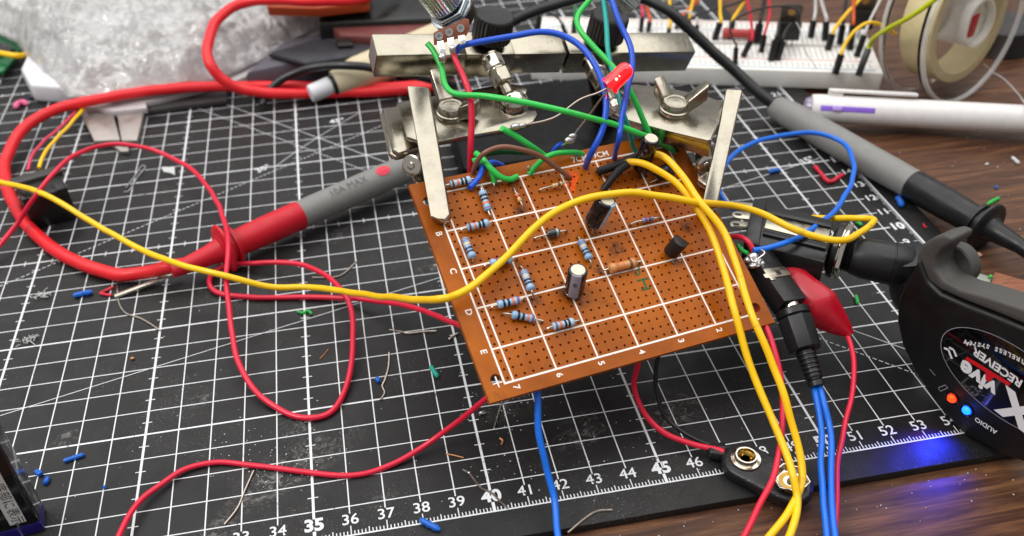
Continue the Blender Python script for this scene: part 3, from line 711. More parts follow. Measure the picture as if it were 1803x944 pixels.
# pot and LED wiring above the board
wire('green wire from the left end of the bar to the corner hole of the board', 'green', .098,
     [(752, 76, 'd', 28.3), (764, 92, 'd', 28.2), (777, 118, 'd', 28.1), (786, 150, 'd', 27.9), (806, 166, 'd', 27.7), (860, 170, 'd', 27.4), (930, 181, 'd', 27.1), (1010, 200, 'd', 27.0), (1080, 219, 'd', 27.5), (1140, 240, 'd', 28.1), (1172, 258, h, .2), (1188, 268, h, -.25)])
wire('green wire dropping from above in a bow behind the red lamp', 'green', .098, [(1062, -30, 'd', 29.0), (1038, 0, 'd', 28.9), (1018, 28, 'd', 28.7), (1020, 52, 'd', 28.5), (1046, 84, 'd', 28.3), (1075, 112, 'd', 28.1), (1100, 143, 'd', 28.0), (1122, 185, 'd', 28.2), (1140, 228, 'd', 28.5), (1146, 250, 'd', 28.7)])
wire('blue wire arching from the potentiometer over the bar down to the board', 'blue', .105,
     [(806, 94, 'd', 28.3), (812, 82, 'd', 28.2), (848, 73, 'd', 28.1), (900, 63, 'd', 28.1), (955, 56, 'd', 28.0), (1003, 68, 'd', 27.9), (1040, 102, 'd', 27.7), (1060, 145, 'd', 27.5), (1068, 185, 'd', 27.4), (1062, 225, 'd', 27.4), (1042, 268, 'd', 27.6), (1031, 296, h, -.05)])
wire('blue wire hanging straight down beside the red lamp', 'blue', .098, [(1068, -30, 'd', 28.4), (1076, 0, 'd', 28.3), (1094, 45, 'd', 28.1), (1110, 82, 'd', 27.95), (1114, 118, 'd', 27.85), (1103, 165, 'd', 27.7), (1093, 210, 'd', 27.6), (1089, 248, 'd', 27.6), (1082, 280, h, -.05)])
wire('teal wire hanging from above into the top row of the board', 'teal', .085, [(1060, -30, 'd', 28.6), (1063, 0, 'd', 28.5), (1067, 50, 'd', 28.3), (1074, 105, 'd', 28.1), (1086, 160, 'd', 28.0), (1101, 210, 'd', 27.9), (1119, 268, h, -.05)])
wire('red wire dropping from the middle lug of the potentiometer to the board', 'red', .105, [(798, 88, 'd', 28.2), (804, 108, 'd', 28.1), (816, 135, 'd', 28.0), (827, 168, 'd', 27.9), (831, 210, 'd', 27.9), (829, 260, 'd', 28.0), (826, 318, h, -.8)])
wire('brown wire arching over the top left of the board', 'brown', .085, [(832, 318, h, -.3), (836, 292, h, .3), (852, 270, h, .8), (884, 258, h, 1.0), (920, 262, h, .95), (955, 276, h, .7), (985, 299, h, .3), (1004, 313, h, .02)])
wire('short green wire bending onto the board above a blue resistor', 'green', .095, [(833, 284, h, .1), (842, 283, h, .25), (856, 289, h, .32), (865, 304, h, .22), (869, 322, h, .0)], bare=[[(868, 318, h, .05), (870, 327, h, .02), (872, 331, h, -.05)]])
wire('longer green wire curving along the top line of the board', 'green', .098, [(838, 270, h, .2), (850, 280, h, .35), (865, 297, h, .38), (882, 312, h, .28), (898, 316, h, .18), (911, 311, h, .12)], bare=[[(909, 313, h, .12), (904, 319, h, .05), (898, 320, h, -.05)]])
wire('green wire bent over the top edge right of the brown wire', 'green', .098, [(1040, 276, h, -.35), (1015, 268, h, .15), (985, 269, h, .35), (962, 277, h, .38), (946, 291, h, .22), (932, 307, h, .02)], bare=[[(934, 303, h, .05), (929, 297, h, .18), (931, 292, h, .2)]])
wire('green soldered wire stub on the lamp lead under the left clamp plate', 'green', .10, [(884, 226, 'd', 27.4), (895, 232, 'd', 27.45), (915, 243, 'd', 27.6), (938, 258, 'd', 27.8), (960, 275, 'd', 28.2)])
wire('short blue wire bent over the top left edge of the board', 'blue', .095, [(885, 292, h, -.35), (868, 287, h, .05), (852, 294, h, .2), (845, 310, h, .25), (836, 322, h, .22), (827, 331, h, .16)])
wire('short blue wire end soldered to the lamp lead behind the board', 'blue', .085, [(968, 282, 'd', 28.8), (978, 262, 'd', 28.6), (988, 254, 'd', 28.5)])
wire('dark green wire lying behind the top edge of the board', 'darkgreen', .10, [(850, 272, 'd', 30.2), (880, 268, 'd', 30.2), (915, 267, 'd', 30.2), (945, 268, 'd', 30.3)])

# red lamp
M_LED = mat('red_led_epoxy', 'f01020', .12, trans=.35, emit=('ff0a14', .85), var=.2, vscale=500, coat=1.0)
la, lb = D(1072, 153, 27.2), D(1106, 119, 27.05); lx = (lb - la).normalized()
led = thing('red_led', 'glowing red LED lamp floating on bare leads above the board', 'LED', la)
LL = (lb - la).length + .08
MB().lathe(la, lx, [(0, .20), (0, .295), (.09, .295), (.10, .255), (LL - .2, .25), (LL - .09, .215), (LL - .02, .13), (LL, 0)], 28).build('lens', M_LED, led, ang=45)
MB().box(la + lx * .28, lx * .16, perp(lx)[0] * .07, perp(lx)[1] * .04).build('die_cup', mat('led_cup', 'ff7a50', .3, emit=('ff5a30', 3.0)), led)
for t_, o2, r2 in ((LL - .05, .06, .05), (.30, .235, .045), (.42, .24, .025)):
    MB().ball(la + lx * t_ + (CAM - la).normalized() * o2, r2, 8, 6).build('glint', mat('led_glint', 'ffd0b8', .2, emit=('ffc0a0', 3.0)), led)  # pale glowing beads stand in for highlights in the lens
for pts in ([(1068, 156, 'd', 27.2), (1052, 164, 'd', 27.25), (1020, 176, 'd', 27.35), (985, 202, 'd', 27.4), (962, 212, 'd', 27.4), (935, 218, 'd', 27.4), (905, 224, 'd', 27.4)], [(1072, 160, 'd', 27.2), (1060, 172, 'd', 27.4), (1042, 196, 'd', 27.8), (1018, 228, 'd', 28.2), (1002, 248, 'd', 28.4), (990, 256, 'd', 28.5)]):
    MB().tube(curve(pts, 5), .03, 8).build('lead', M_LEAD, led)
for (u, v, d_, r_) in ((908, 223, 27.35, .13), (920, 221, 27.38, .10), (1003, 247, 28.3, .14), (1008, 240, 28.25, .11)):
    MB().ball(D(u, v, d_), r_, 9, 7, (1.3, .8, .8)).build('solder_blob', M_SOLDER, led)
def lamp(name, parent, loc, color, power, radius=.002, spot=None):
    d = bpy.data.lights.new(name, 'SPOT' if spot else 'POINT'); d.color = color; d.energy = power; d.shadow_soft_size = radius
    o = bpy.data.objects.new(name, d); col.objects.link(o); o.parent = parent; o.location = (loc - ORG[parent]) * U
    if spot: o.rotation_euler = (spot[0] - loc).to_track_quat('-Z', 'Y').to_euler(); d.spot_size = spot[1]; d.spot_blend = 1.0
    return o
lamp('led_glow', led, la - lx * .05, (1, .03, .02), .14, .0008, (H(1016, 317, 0), math.radians(17)))
lamp('led_halo', led, lb + lx * .25, (1, .03, .05), .0012)

# ------------------------------------------------------------------ test probes
M_GREY = mat('grey_plastic', '807f7c', .5, bump=.1, bscale=1500)
M_GREY2 = mat('grey_plastic_dark', '5c5b59', .5)
M_RRUB = mat('red_rubber', 'c21226', .45, bump=.08, bscale=900)
M_BRUB = mat('black_rubber', '171718', .38, bump=.08, bscale=900)
def probe(name, label, a, b, grip, cable_m, dots=None):          # a strain relief end, b barrel end
    A, Bq = P(a), P(b); d = (Bq - A).normalized(); L = (Bq - A).length
    th = thing(name, label, 'test probe', (A + Bq) / 2 - V((0, 0, .62)))
    f1, f2 = grip['flange'] * L, grip['joint'] * L
    cone = [(0, .19), (.03, .24)] + [(f1 * k, .25 + .19 * k) for k in (.2, .45, .7)] + [(f1 * .84, .45), (f1 * .90, .50)]
    MB().lathe(A, d, cone, 24).build('strain_relief', grip['m'], th)
    MB().lathe(A, d, [(f1 * .90, .52), (f1 * .93, .60), (f1 - .12, .60), (f1 - .10, .86), (f1 - .04, .94), (f1 + .05, .94), (f1 + .10, .84), (f1 + .12, .60), (f1 + .3, .60), (f1 + .32, .72), (f1 + .46, .72), (f1 + .48, .58)], 32).build('finger_guard', grip['m'], th, ang=40)
    k_ = grip.get('k', 1.0); sc = lambda pr: [(x, y * k_) for x, y in pr]
    MB().lathe(A, d, sc([(f1 + .47, .56), (f1 + .7, .56), (f1 + (f2 - f1) * .5, .60), (f2 - .1, .62), (f2, .60)]), 32).build('grip', grip['m'], th)
    MB().lathe(A, d, sc([(f2 - .01, .585), (f2 + .05, .60), (f2 + (L - f2) * .55, .62), (f2 + (L - f2) * .86, .60), (f2 + (L - f2) * .97, .52), (L, .36)]), 32).build('barrel', M_GREY, th)
    return th, A, d, L
pr, A, d, L = probe('red_test_probe', 'red and grey test probe lying on the mat left of the board', (302, 479, .75), (752, 280, .95), {'flange': .185, 'joint': .47, 'k': .92, 'm': M_RRUB}, None)
upv = (V((0, 0, 1)) - d * d.z).normalized(); sd = d.cross(upv)
for (t, an, sx) in ((.80, .40, .27), (.885, 1.0, .17)):
    c = A + d * (L * t); nr = (upv * math.cos(an) + sd * math.sin(an))
    mb = MB(); n = 14
    ring = []
    for i in range(n):
        q = 2 * math.pi * i / n; o_ = d * (math.cos(q) * sx * 1.15) ; aa = an + math.sin(q) * sx / .62 * .9
        ring.append(c + o_ + (upv * math.cos(aa) + sd * math.sin(aa)) * .590)
    mb.add(ring + [c + nr * .602], [[i, (i + 1) % n, n] for i in range(n)]); mb.build('red_spot', W['red'], pr, flat=True)
c = A + d * (L * .655); nr = (upv * math.cos(.45) + sd * math.sin(.45))
text_part(pr, 'embossed_text', '10A MAX', .42, c + nr * .58, d, nr.cross(d), M_GREY2, lift=.004)
pb, A, d, L = probe('black_test_probe', 'black and grey test probe lying on the desk at the mat edge', (1808, 440, .6), (1362, 186, .65), {'flange': .13, 'joint': .395, 'm': M_BRUB}, None)
wire('thick black test lead leaving the black probe towards the picture edge', 'black', .30, [(1800, 436, .6), (1830, 452, .55), (1900, 480, .5)], cat='test lead', group='test leads')
wire('thick red test lead curving from the red probe round the black switch', 'thickred', .27,
     [(325, 466, .8), (296, 471, .75), (262, 478, .5), (200, 482, .3), (130, 458, .28), (72, 420, .28), (27, 366, .3), (8, 312, .35), (16, 268, .5), (46, 222, .7), (100, 192, .9), (170, 176, 1.0), (250, 162, 1.0), (330, 154, .9), (420, 152, .7), (520, 152, .5), (620, 155, .4), (760, 150, .4)], cat='test lead', group='test leads', n=16)
wire('thick red test lead looping high over the bubble wrap', 'thickred', .27,
     [(700, -40, 3.2), (640, -4, 3.4), (560, 2, 3.6), (480, 0, 3.6), (420, 8, 3.4), (383, 36, 3.1), (367, 75, 2.8), (369, 112, 2.3), (392, 140, 1.6), (430, 158, 1.0), (500, 165, .6), (600, 163, .4), (700, 160, .35), (800, 150, .3)], cat='test lead', group='test leads', n=16)
wire('thick black test lead crossing behind the bar to the grey probe barrel', 'black', .27,
     [(880, 50, 4.0), (930, 24, 4.4), (1000, 2, 4.6), (1070, -12, 4.6), (1130, -2, 4.4), (1180, 22, 4.0), (1230, 68, 3.0), (1290, 122, 1.9), (1340, 168, 1.1), (1376, 192, .7)], cat='test lead', group='test leads', n=16)

# ------------------------------------------------------------------ wireless receiver standing on its edge
M_SHELL = mat('receiver_shell', '100f0f', .42, bump=.12, bscale=3000)
M_GLOSS = mat('receiver_gloss', '050506', .06, var=.0, coat=.5, rvar=.02)
M_RIM = mat('receiver_rim', '4a4845', .55, bump=.15, bscale=3500)
M_WHITEP = mat('white_lettering', 'e6e6e8', .45, var=.03)
M_REDP = mat('red_lettering', 'd2141c', .4, var=.03)
M_GREYP = mat('grey_lettering', '9a9aa0', .5)
FO, FN = V((54.58, -1.45, 0)), V((-.94, -.34, 0)).normalized()
def F(u, v, h=0.0): return ON(u, v, FO + FN * h, FN)
rec = thing('wireless_receiver', 'black wireless audio receiver with glossy oval panel and two lit indicator lights', 'receiver', F(1760, 800))
face = [(1990, 800), (1930, 835), (1860, 830), (1803, 815), (1760, 800), (1700, 768), (1650, 715), (1612, 660), (1588, 610), (1578, 565), (1580, 530), (1592, 500), (1606, 478), (1616, 456), (1622, 470), (1632, 496), (1655, 518), (1700, 538), (1752, 558), (1803, 579), (1870, 606), (1960, 650), (2030, 700), (2030, 760)]
fp = [F(u, v) for u, v in face]
zmin = min(p.z for p in fp)
MB().prism(fp, -FN * .95).build('shell', M_SHELL, rec, bevel=.14, seg=4, ang=60)
rimp = [(1612, 470), (1614, 448), (1624, 430), (1642, 419), (1662, 414), (1678, 420), (1674, 432), (1658, 440), (1646, 455), (1646, 474), (1660, 494), (1690, 510), (1740, 524), (1803, 545), (1870, 570), (1960, 615), (1960, 640), (1870, 598), (1803, 572), (1752, 551), (1700, 531), (1655, 511), (1630, 492)]
MB().prism([F(u, v, -.12) for u, v in rimp], -FN * .9).build('top_rim', M_RIM, rec, bevel=.10, seg=3, ang=60)
ci = F(1690, 462, -1.25)
MB().lathe(ci, FN, [(-.1, .62), (.25, .62), (.3, .58), (.3, .2), (.26, 0)], 32).build('dial', M_RIM, rec)
ell = []
cx_, cy_ = F(1757, 690), None
exf, eyf = V((-.34, .94, 0)).normalized(), V((0, 0, -1))
pcn = F(1772, 672)
for i in range(48):
    a = 2 * math.pi * i / 48
    ell.append(pcn + exf * (2.10 * math.cos(a)) + eyf * (1.22 * math.sin(a)))
MB().prism([p + FN * .012 for p in ell], -FN * .06).build('oval_panel', M_GLOSS, rec, bevel=.01)
mb = MB()
for i in range(48): mb.strip(ell[i] + FN * .02, ell[(i + 1) % 48] + FN * .02, .02, FN)
mb.build('panel_outline', M_GREYP, rec, flat=True)
def ftext(txt, size, u, v, m, name='lettering', off=.0, rot=0.0, **k):
    ex = exf * math.cos(rot) + eyf * math.sin(rot); ey = -exf * math.sin(rot) + eyf * math.cos(rot)
    return text_part(rec, name, txt, size, F(u, v, .014), ex, ey, m, off=off, lift=.008, **k)
def fstroke(pts, w, m, name, h=.02, closed=False):
    q = [F(u, v, h) for u, v in pts]; mb = MB()
    for a, b in zip(q, q[1:] + ([q[0]] if closed else [])): mb.strip(a, b, w, FN)
    return mb.build(name, m, rec, flat=True)
ftext('vive', .74, 1722, 665, M_WHITEP, off=.03, rot=-.04)
ftext('X', 1.30, 1793, 721, M_WHITEP, off=.06, rot=-.04)
ftext('RECEIVER', .36, 1756, 646, M_WHITEP, off=.012, rot=-.03)
ftext('AUDIO', .22, 1736, 749, M_WHITEP, off=.004, rot=.08)
for i, ch in enumerate('WIRELESS SYSTEM'):
    k = i / 14; u = 1808 + (1702 - 1808) * k; v = 640 + (603 - 640) * k + 7 * math.sin(k * math.pi) * -1
    if ch != ' ': ftext(ch, .19, u, v, M_WHITEP, off=.006, rot=.25 - .34 * k)
MB().prism([F(u, v, .02) for u, v in ((1703, 628), (1780, 675), (1776, 680), (1751, 664), (1746, 668), (1742, 673), (1735, 668), (1735, 655), (1699, 633))], FN * .004).build('red_swoosh', M_REDP, rec, flat=True)
fstroke([(1662, 613), (1670, 616), (1676, 632)], .07, M_WHITEP, 'chevron'); fstroke([(1671, 612), (1679, 616), (1684, 628)], .07, M_WHITEP, 'chevron')
fstroke([(1652, 683), (1664, 678), (1669, 683), (1656, 689)], .02, M_GREYP, 'battery_icon', closed=True)
fstroke([(1647, 662), (1637, 650)], .02, M_GREYP, 'mould_line')
for (u, v, nm, hexc, e, lc, pw) in ((1677, 701, 'red_indicator', 'ff2a08', 4.0, (1, .10, .01), .0005), (1703, 722, 'blue_indicator', '0c4cff', 6.0, (.02, .04, 1), .06)):
    o = F(u, v, .0)
    MB().lathe(o, FN, [(0, .22), (.02, .22), (.03, .18), (.02, .16)], 20).build('indicator_rim', M_GLOSS, rec)
    MB().ball(o + FN * .01, .135, 18, 12).build(nm, mat(nm + '_light', hexc, .2, emit=(hexc, e), var=0), rec)
    lamp(nm + '_glow', rec, o + FN * .2, lc, pw, .0015, (Z(1648, 805, 0), math.radians(105)))
sl = [(1733, 531), (1738, 526), (1776, 541), (1782, 548), (1776, 551), (1738, 537)]
fs_ = [F(u, v, -.3) for u, v in sl]
MB().prism(fs_, V((0, 0, .08))).build('switch_slot', M_GLOSS, rec, bevel=.02)
# hinge, swivelling plug and nut
Pj = Z(1590, 468, 3.0); Pe = Z(1440, 440, 3.15); ad = (Pe - Pj).normalized(); LP = (Pe - Pj).length
MB().lathe(Pj - ad * .25, -ad * .35 + V((0, 0, -1)), [(-.55, .35), (-.5, .62), (.1, .72), (.9, .74), (1.35, .66), (1.45, .4)], 32).build('hinge', M_BRUB, rec)
MB().lathe(Pj, ad, [(-.3, .5), (-.1, .68), (.35, .68), (.36, .66), (.40, .66), (.41, .68), (1.2, .64), (1.5, .56), (1.6, .5)], 36).build('plug', M_BRUB, rec, ang=50)
MB().lathe(Z(1620, 590, 1.2) - FN * .1, FN * .8 + V((-.2, .5, .1)), [(-.3, .85), (.0, .85), (.05, .80), (.05, .0)], 36).build('swivel_cap', M_BRUB, rec)

# ------------------------------------------------------------------ large jack on the plug
M_JBLK = mat('jack_plastic', '1b1a1a', .32, bump=.1, bscale=2500)
M_JMET = mat('jack_metal', 'c2bba9', .32, 1.0, vscale=500)
jack = thing('audio_jack', 'black boxed jack socket with silver strip and solder lugs beside the board', 'jack', Z(1395, 420, 2.3))
fj = Z(1468, 440, 3.05)
jx = (Z(1322, 402, 3.05) - fj).normalized()
up2, sd2 = V((0, 0, 1)), V((jx.y, -jx.x, 0)).normalized()
if sd2.y < 0: sd2 = -sd2
ZJ = 3.65
def jpoly(name, pix, z, t, m, par=None, bev=.02):
    return MB().prism([Z(u, v, z) for u, v in pix], V((0, 0, -t))).build(name, m, par or jack, bevel=bev)
jpoly('housing', [(1331, 353), (1468, 388), (1452, 462), (1318, 428)], ZJ, 1.25, M_JBLK, bev=.05)
jpoly('metal_strip', [(1352, 379), (1462, 404), (1457, 428), (1346, 401)], ZJ + .03, .05, M_JMET, bev=.008)
jpoly('rib', [(1349, 366), (1464, 392), (1463, 400), (1350, 375)], ZJ + .09, .1, M_JBLK)
jpoly('rib', [(1345, 404), (1456, 431), (1455, 438), (1343, 411)], ZJ + .09, .1, M_JBLK)
jpoly('end_block', [(1328, 348), (1350, 353), (1336, 432), (1310, 424)], ZJ + .1, 1.3, M_JBLK, bev=.05)
for (u0, v0, z0) in ((1330, 383, ZJ - .1), (1326, 400, ZJ - .45), (1330, 366, ZJ - .5)):
    a0 = Z(u0, v0, z0); ld = (Z(u0 - 40, v0 - 4, z0) - a0).normalized(); lw = V((-ld.y, ld.x, 0))
    out = [a0 - lw * .2, a0 + ld * .55 - lw * .2] + [a0 + ld * (.55 + .2 * math.sin(k_ * math.pi / 8)) - lw * (.2 * math.cos(k_ * math.pi / 8)) for k_ in range(1, 8)] + [a0 + ld * .55 + lw * .2, a0 + lw * .2]
    lg = MB().prism(out, V((0, 0, .05))).build('solder_lug', M_JMET, jack, bevel=.012)
    e_ = [a0 + ld * (.55 + .12 * math.cos(2 * math.pi * i / 12)) + lw * (.075 * math.sin(2 * math.pi * i / 12)) + V((0, 0, .053)) for i in range(12)]
    MB().add(e_, [list(range(12))]).build('lug_hole', M_JBLK, lg, flat=True)
nd = -jx
MB().lathe(fj, nd, [(-.12, .62), (.0, .88), (.14, .9), (.18, .80)], 32).build('flange', M_JBLK, jack)
MB().lathe(fj, nd, [(.18, .84), (.20, .94), (.36, .94), (.38, .84)], 6).build('hex_nut', M_CHROME, jack, bevel=.03)
MB().lathe(fj, nd, [(.16, .70), (.17, .84), (.21, .84), (.22, .70)], 32).build('washer', M_CHROME, jack)
th_ = [(.38, .56)]
for i in range(5): th_ += [(.40 + i * .08, .60), (.44 + i * .08, .55)]
MB().lathe(fj, nd, th_ + [(.82, .5)], 28).build('thread', M_JBLK, jack, ang=20)
wire('blue wire looping out beyond the right clip and back to the soldered joint', 'skyblue', .10,
     [(1300, 375, 3.0), (1275, 352, 3.1), (1266, 322, 3.3), (1280, 285, 3.3), (1320, 255, 3.0), (1380, 238, 2.6), (1440, 235, 2.3), (1485, 253, 2.2), (1503, 288, 2.3), (1497, 330, 2.6), (1468, 372, 3.1), (1425, 408, 3.8), (1385, 426, 4.0), (1350, 437, 3.9), (1326, 441, 3.85)])
wire('short red wire arching over the soldered joint at the small jack', 'red', .095, [(1275, 420, 3.6), (1296, 416, 3.9), (1314, 424, 3.95), (1326, 442, 3.75)])

# ------------------------------------------------------------------ small jack with its plug
sj = thing('small_jack', 'small black jack socket with nickel tab soldered to bundled wires', 'jack', Z(1352, 485, 2.6))
s0, s1 = Z(1322, 440, 3.4), Z(1392, 540, 2.9); sx = (s1 - s0).normalized(); su = V((.25, -.35, .9)); su = (su - sx * su.dot(sx)).normalized(); ss = sx.cross(su)
Ls = (s1 - s0).length
MB().box((s0 + s1) / 2 + sx * .12, sx * (Ls / 2 - .1), su * .34, ss * .43).build('housing', M_JBLK, sj, bevel=.06)
tb = (s0 + s1) / 2 + sx * .15 + su * .35
o_ = [(-.43, -.22), (.40, -.22), (.43, .12), (-.2, .16), (-.24, .24), (-.40, .24), (-.42, .14), (-.55, .12), (-.55, -.02), (-.43, -.04)]
MB().prism([tb + ss * (-a) + sx * b for a, b in o_], su * .02).build('nickel_tab', M_JMET, sj, bevel=.008)
MB().prism([tb + su * .022 + ss * a + sx * b for a, b in ((-.1, -.1), (.06, -.1), (.06, .06), (-.1, .06))], su * .006).build('tab_window', M_JBLK, sj)
for i, (du, dv, r_) in enumerate(((0, 0, .17), (8, 8, .15), (-8, 6, .13), (14, 12, .12), (4, -12, .11), (0, 16, .12))):
    MB().ball(Z(1326 + du, 452 + dv, 3.75), r_, 9, 7, (1.2, 1, .8)).build('solder_blob', M_SOLDER, sj)
for pts in ([(1318, 448, 3.85), (1322, 458, 3.95), (1330, 462, 3.9)], [(1326, 470, 3.85), (1336, 468, 3.95), (1340, 460, 3.85)], [(1340, 440, 4.0), (1346, 446, 4.0), (1334, 456, 3.9)]):
    MB().tube(curve(pts, 4), .03, 6).build('stray_strand', M_BRIGHT, sj)
MB().tube(curve([(1300, 432, 3.6), (1306, 440, 3.75), (1316, 446, 3.8)], 4), .06, 8).build('green_wire_end', W['green'], sj)
MB().tube(curve([(1296, 436, 3.3), (1298, 452, 3.3), (1308, 466, 3.3), (1320, 474, 3.3)], 5), .10, 8).build('black_wire_end', W['black'], sj)
pg = thing('audio_plug', 'black faceted audio plug with ribbed strain relief in the small jack', 'plug', Z(1420, 620, 1.6))
q0, q1 = s1 + sx * .02, Z(1436, 672, 1.75); qx = (q1 - q0).normalized(); Lq = (q1 - q0).length
MB().lathe(q0, qx, [(-.1, .26), (.1, .26)], 20).build('plug_collar', M_CHROME, pg)
MB().lathe(q0, qx, [(.08, .46), (.12, .51), (.30, .51), (.34, .46)], 24).build('barrel_ring', M_BRUB, pg)
MB().lathe(q0, qx, [(.32, .44), (.38, .53), (Lq * .58, .50), (Lq * .60, .40)], 8).build('faceted_barrel', M_BRUB, pg, bevel=.015)
prof = [(Lq * .6, .3)]
sr = MB().lathe(q0, qx, [(Lq * .59, .27), (Lq * .98, .21), (Lq, .14)], 16).build('strain_relief', M_BRUB, pg)
for i in range(6):
    t = Lq * (.63 + .058 * i)
    MB().lathe(q0, qx, [(t, .26), (t + .02, .30 - i * .008), (t + .07, .30 - i * .008), (t + .09, .25)], 16).build('rib', M_BRUB, sr)
MB().lathe(q0, qx, [(Lq * .985, .2), (Lq, .25), (Lq + .14, .25), (Lq + .16, .18)], 20).build('end_ring', M_BRUB, pg)
wire('blue audio lead leaving the plug downwards, nearer the yellow wires', 'skyblue', .10, [(1432, 664, 1.7), (1438, 700, 1.5), (1446, 765, 1.0), (1446, 850, .65), (1452, 910, .5), (1460, 985, .3)])
wire('blue audio lead leaving the plug downwards, beside the red clip wire', 'skyblue', .10, [(1436, 664, 1.7), (1448, 705, 1.5), (1462, 768, 1.0), (1462, 850, .65), (1466, 910, .5), (1476, 985, .3)])

# ------------------------------------------------------------------ red crocodile clip boot
cb = thing('crocodile_clip', 'red insulated crocodile clip with flattened boot behind the audio plug', 'clip', Z(1450, 530, 1.9))
path = [(1372, 455, 3.0), (1392, 487, 2.9), (1415, 515, 2.7), (1440, 540, 2.45), (1465, 563, 2.1), (1484, 579, 1.85), (1498, 590, 1.7)]
cp = curve(path, 4); m_ = len(cp); mb = MB(); n = 18
tdir = (cp[-1] - cp[0]).normalized(); wv = (CAM - cp[m_ // 2]).normalized(); wv = (wv - tdir * wv.dot(tdir)).normalized(); hv = tdir.cross(wv)
for i, p in enumerate(cp):
    k = i / (m_ - 1); a = (.30 + .36 * (k / .5) ** .8) if k < .5 else (.66 - .54 * ((k - .5) / .5) ** .95); b = a * (.42 + .3 * k)
    a, b = max(a, .12), max(b, .11)
    mb.v += [p + hv * a * math.cos(2 * math.pi * j / n) + wv * b * math.copysign(abs(math.sin(2 * math.pi * j / n)) ** 1.5, math.sin(2 * math.pi * j / n)) for j in range(n)]
for i in range(m_ - 1): mb.f += [[i * n + j, i * n + (j + 1) % n, (i + 1) * n + (j + 1) % n, (i + 1) * n + j] for j in range(n)]
mb.f += [list(range(n))[::-1], [(m_ - 1) * n + j for j in range(n)]]
mb.build('red_boot', mat('red_boot', 'b30c22', .33, bump=.1, bscale=300, coat=.2), cb)
wire('red wire from the crocodile clip boot down to the picture bottom', 'red', .085, [(1488, 583, 1.7), (1497, 610, 1.6), (1503, 650, 1.4), (1498, 705, 1.0), (1484, 765, .6), (1474, 830, .4), (1472, 890, .3), (1466, 985, .2)])

# ------------------------------------------------------------------ nine volt battery snap
M_VINYL = mat('black_vinyl', '1d1c1d', .30, bump=.5, bscale=900)
sn = thing('battery_snap', 'black vinyl battery snap connector with two metal terminals on the mat edge', 'battery connector', Z(1350, 830, 0))
ca, cb2 = Z(1312, 812, .35), Z(1390, 852, .35); ca.z = cb2.z = 0
dx = (cb2 - ca).normalized(); dy = V((-dx.y, dx.x, 0)); R_ = .66
out = [ca + (-dx * math.cos(t) + dy * math.sin(t)) * R_ for t in [math.radians(a) for a in range(90, -91, -15)]] + [cb2 + (dx * math.cos(t) + dy * math.sin(t)) * R_ for t in [math.radians(a) for a in range(-90, 91, 15)]]
MB().prism([p + V((0, 0, .02)) for p in out], (0, 0, .40)).build('vinyl_cover', M_VINYL, sn, bevel=.13, seg=4, ang=70)
nk = ca - dx * .62 + dy * .1; wd = (Z(1270, 793, .3) - nk); wd.z = 0; wd.normalize(); wy = V((-wd.y, wd.x, 0))
MB().prism([nk - wy * .3 + V((0, 0, .04)), nk + wd * .55 - wy * .18 + V((0, 0, .1)), nk + wd * .55 + wy * .18 + V((0, 0, .1)), nk + wy * .3 + V((0, 0, .04))], (0, 0, .34)).build('wire_boot', M_VINYL, sn, bevel=.08, seg=3)
t1 = ca + V((0, 0, .42)); M_BRASS = mat('brass', 'b08d42', .3, 1.0)
st = MB().lathe(t1, (0, 0, 1), [(0, .40), (.03, .43), (.06, .42), (.07, .32), (.16, .31), (.2, .30), (.2, .26), (.05, .22)], 32).build('round_terminal', M_CHROME, sn, ang=45)
MB().lathe(t1, (0, 0, 1), [(.04, .235), (.10, .17), (.05, .13)], 24).build('brass_liner', M_BRASS, st)
MB().lathe(t1, (0, 0, 1), [(.03, .16), (.032, 0)], 20).build('socket_hole', M_GLOSS, st)
t2 = cb2 + V((0, 0, .42))
st = MB().lathe(t2, (.0, 0, 1), [(0, .40), (.05, .47), (.22, .54), (.22, .48), (.05, .40)], 6).build('hex_terminal', M_CHROME, sn, bevel=.02)
MB().lathe(t2, (0, 0, 1), [(.04, .42), (.06, .22), (.03, .12), (.03, 0)], 24).build('brass_liner', M_BRASS, st)
MB().ball(t2 + V((0, 0, .06)), .09, 12, 8).build('rivet', M_GREY, st)

# ------------------------------------------------------------------ bubble wrap, left background
s = NT('bubble_wrap_film')
tr = s.n.new('ShaderNodeBsdfTransparent'); tl_ = s.n.new('ShaderNodeBsdfTranslucent'); tl_.inputs[0].default_value = (.93, .93, .92, 1)
mx = s.n.new('ShaderNodeMixShader'); mx2 = s.n.new('ShaderNodeMixShader')
s.set('Base Color', s.mix(s.noise(40, 4), lin('f0eeea'), lin('fcfbfa'))); s.set('Roughness', .10); s.set('IOR', 1.5); s.set('Coat Weight', 1.0); s.set('Coat Roughness', .04)
s.bump(s.noise(260, 6, .7, dist=2.5), .9, .004)
s.l.new(s.b.outputs[0], mx.inputs[1]); s.l.new(tl_.outputs[0], mx.inputs[2]); mx.inputs[0].default_value = .06
s.l.new(mx.outputs[0], mx2.inputs[1]); s.l.new(tr.outputs[0], mx2.inputs[2])
s.l.new(s.math('MULTIPLY', s.ramp(s.noise(55, 5), (.40, 0.0), (.70, 1.0)), .30), mx2.inputs[0])
s.l.new(mx2.outputs[0], s.out.inputs[0])
M_WRAP = s.m
front = [(-60, 20), (0, 62), (30, 78), (48, 105), (90, 148), (120, 174), (200, 178), (290, 166), (380, 145), (440, 118), (500, 85), (560, 45), (620, 10), (680, -30)]
def lerp_poly(p, t):
    t *= len(p) - 1; i = min(int(t), len(p) - 2); f = t - i
    return V((p[i][0] + (p[i + 1][0] - p[i][0]) * f, p[i][1] + (p[i + 1][1] - p[i][1]) * f))
NX, NY = 260, 160
vs = []
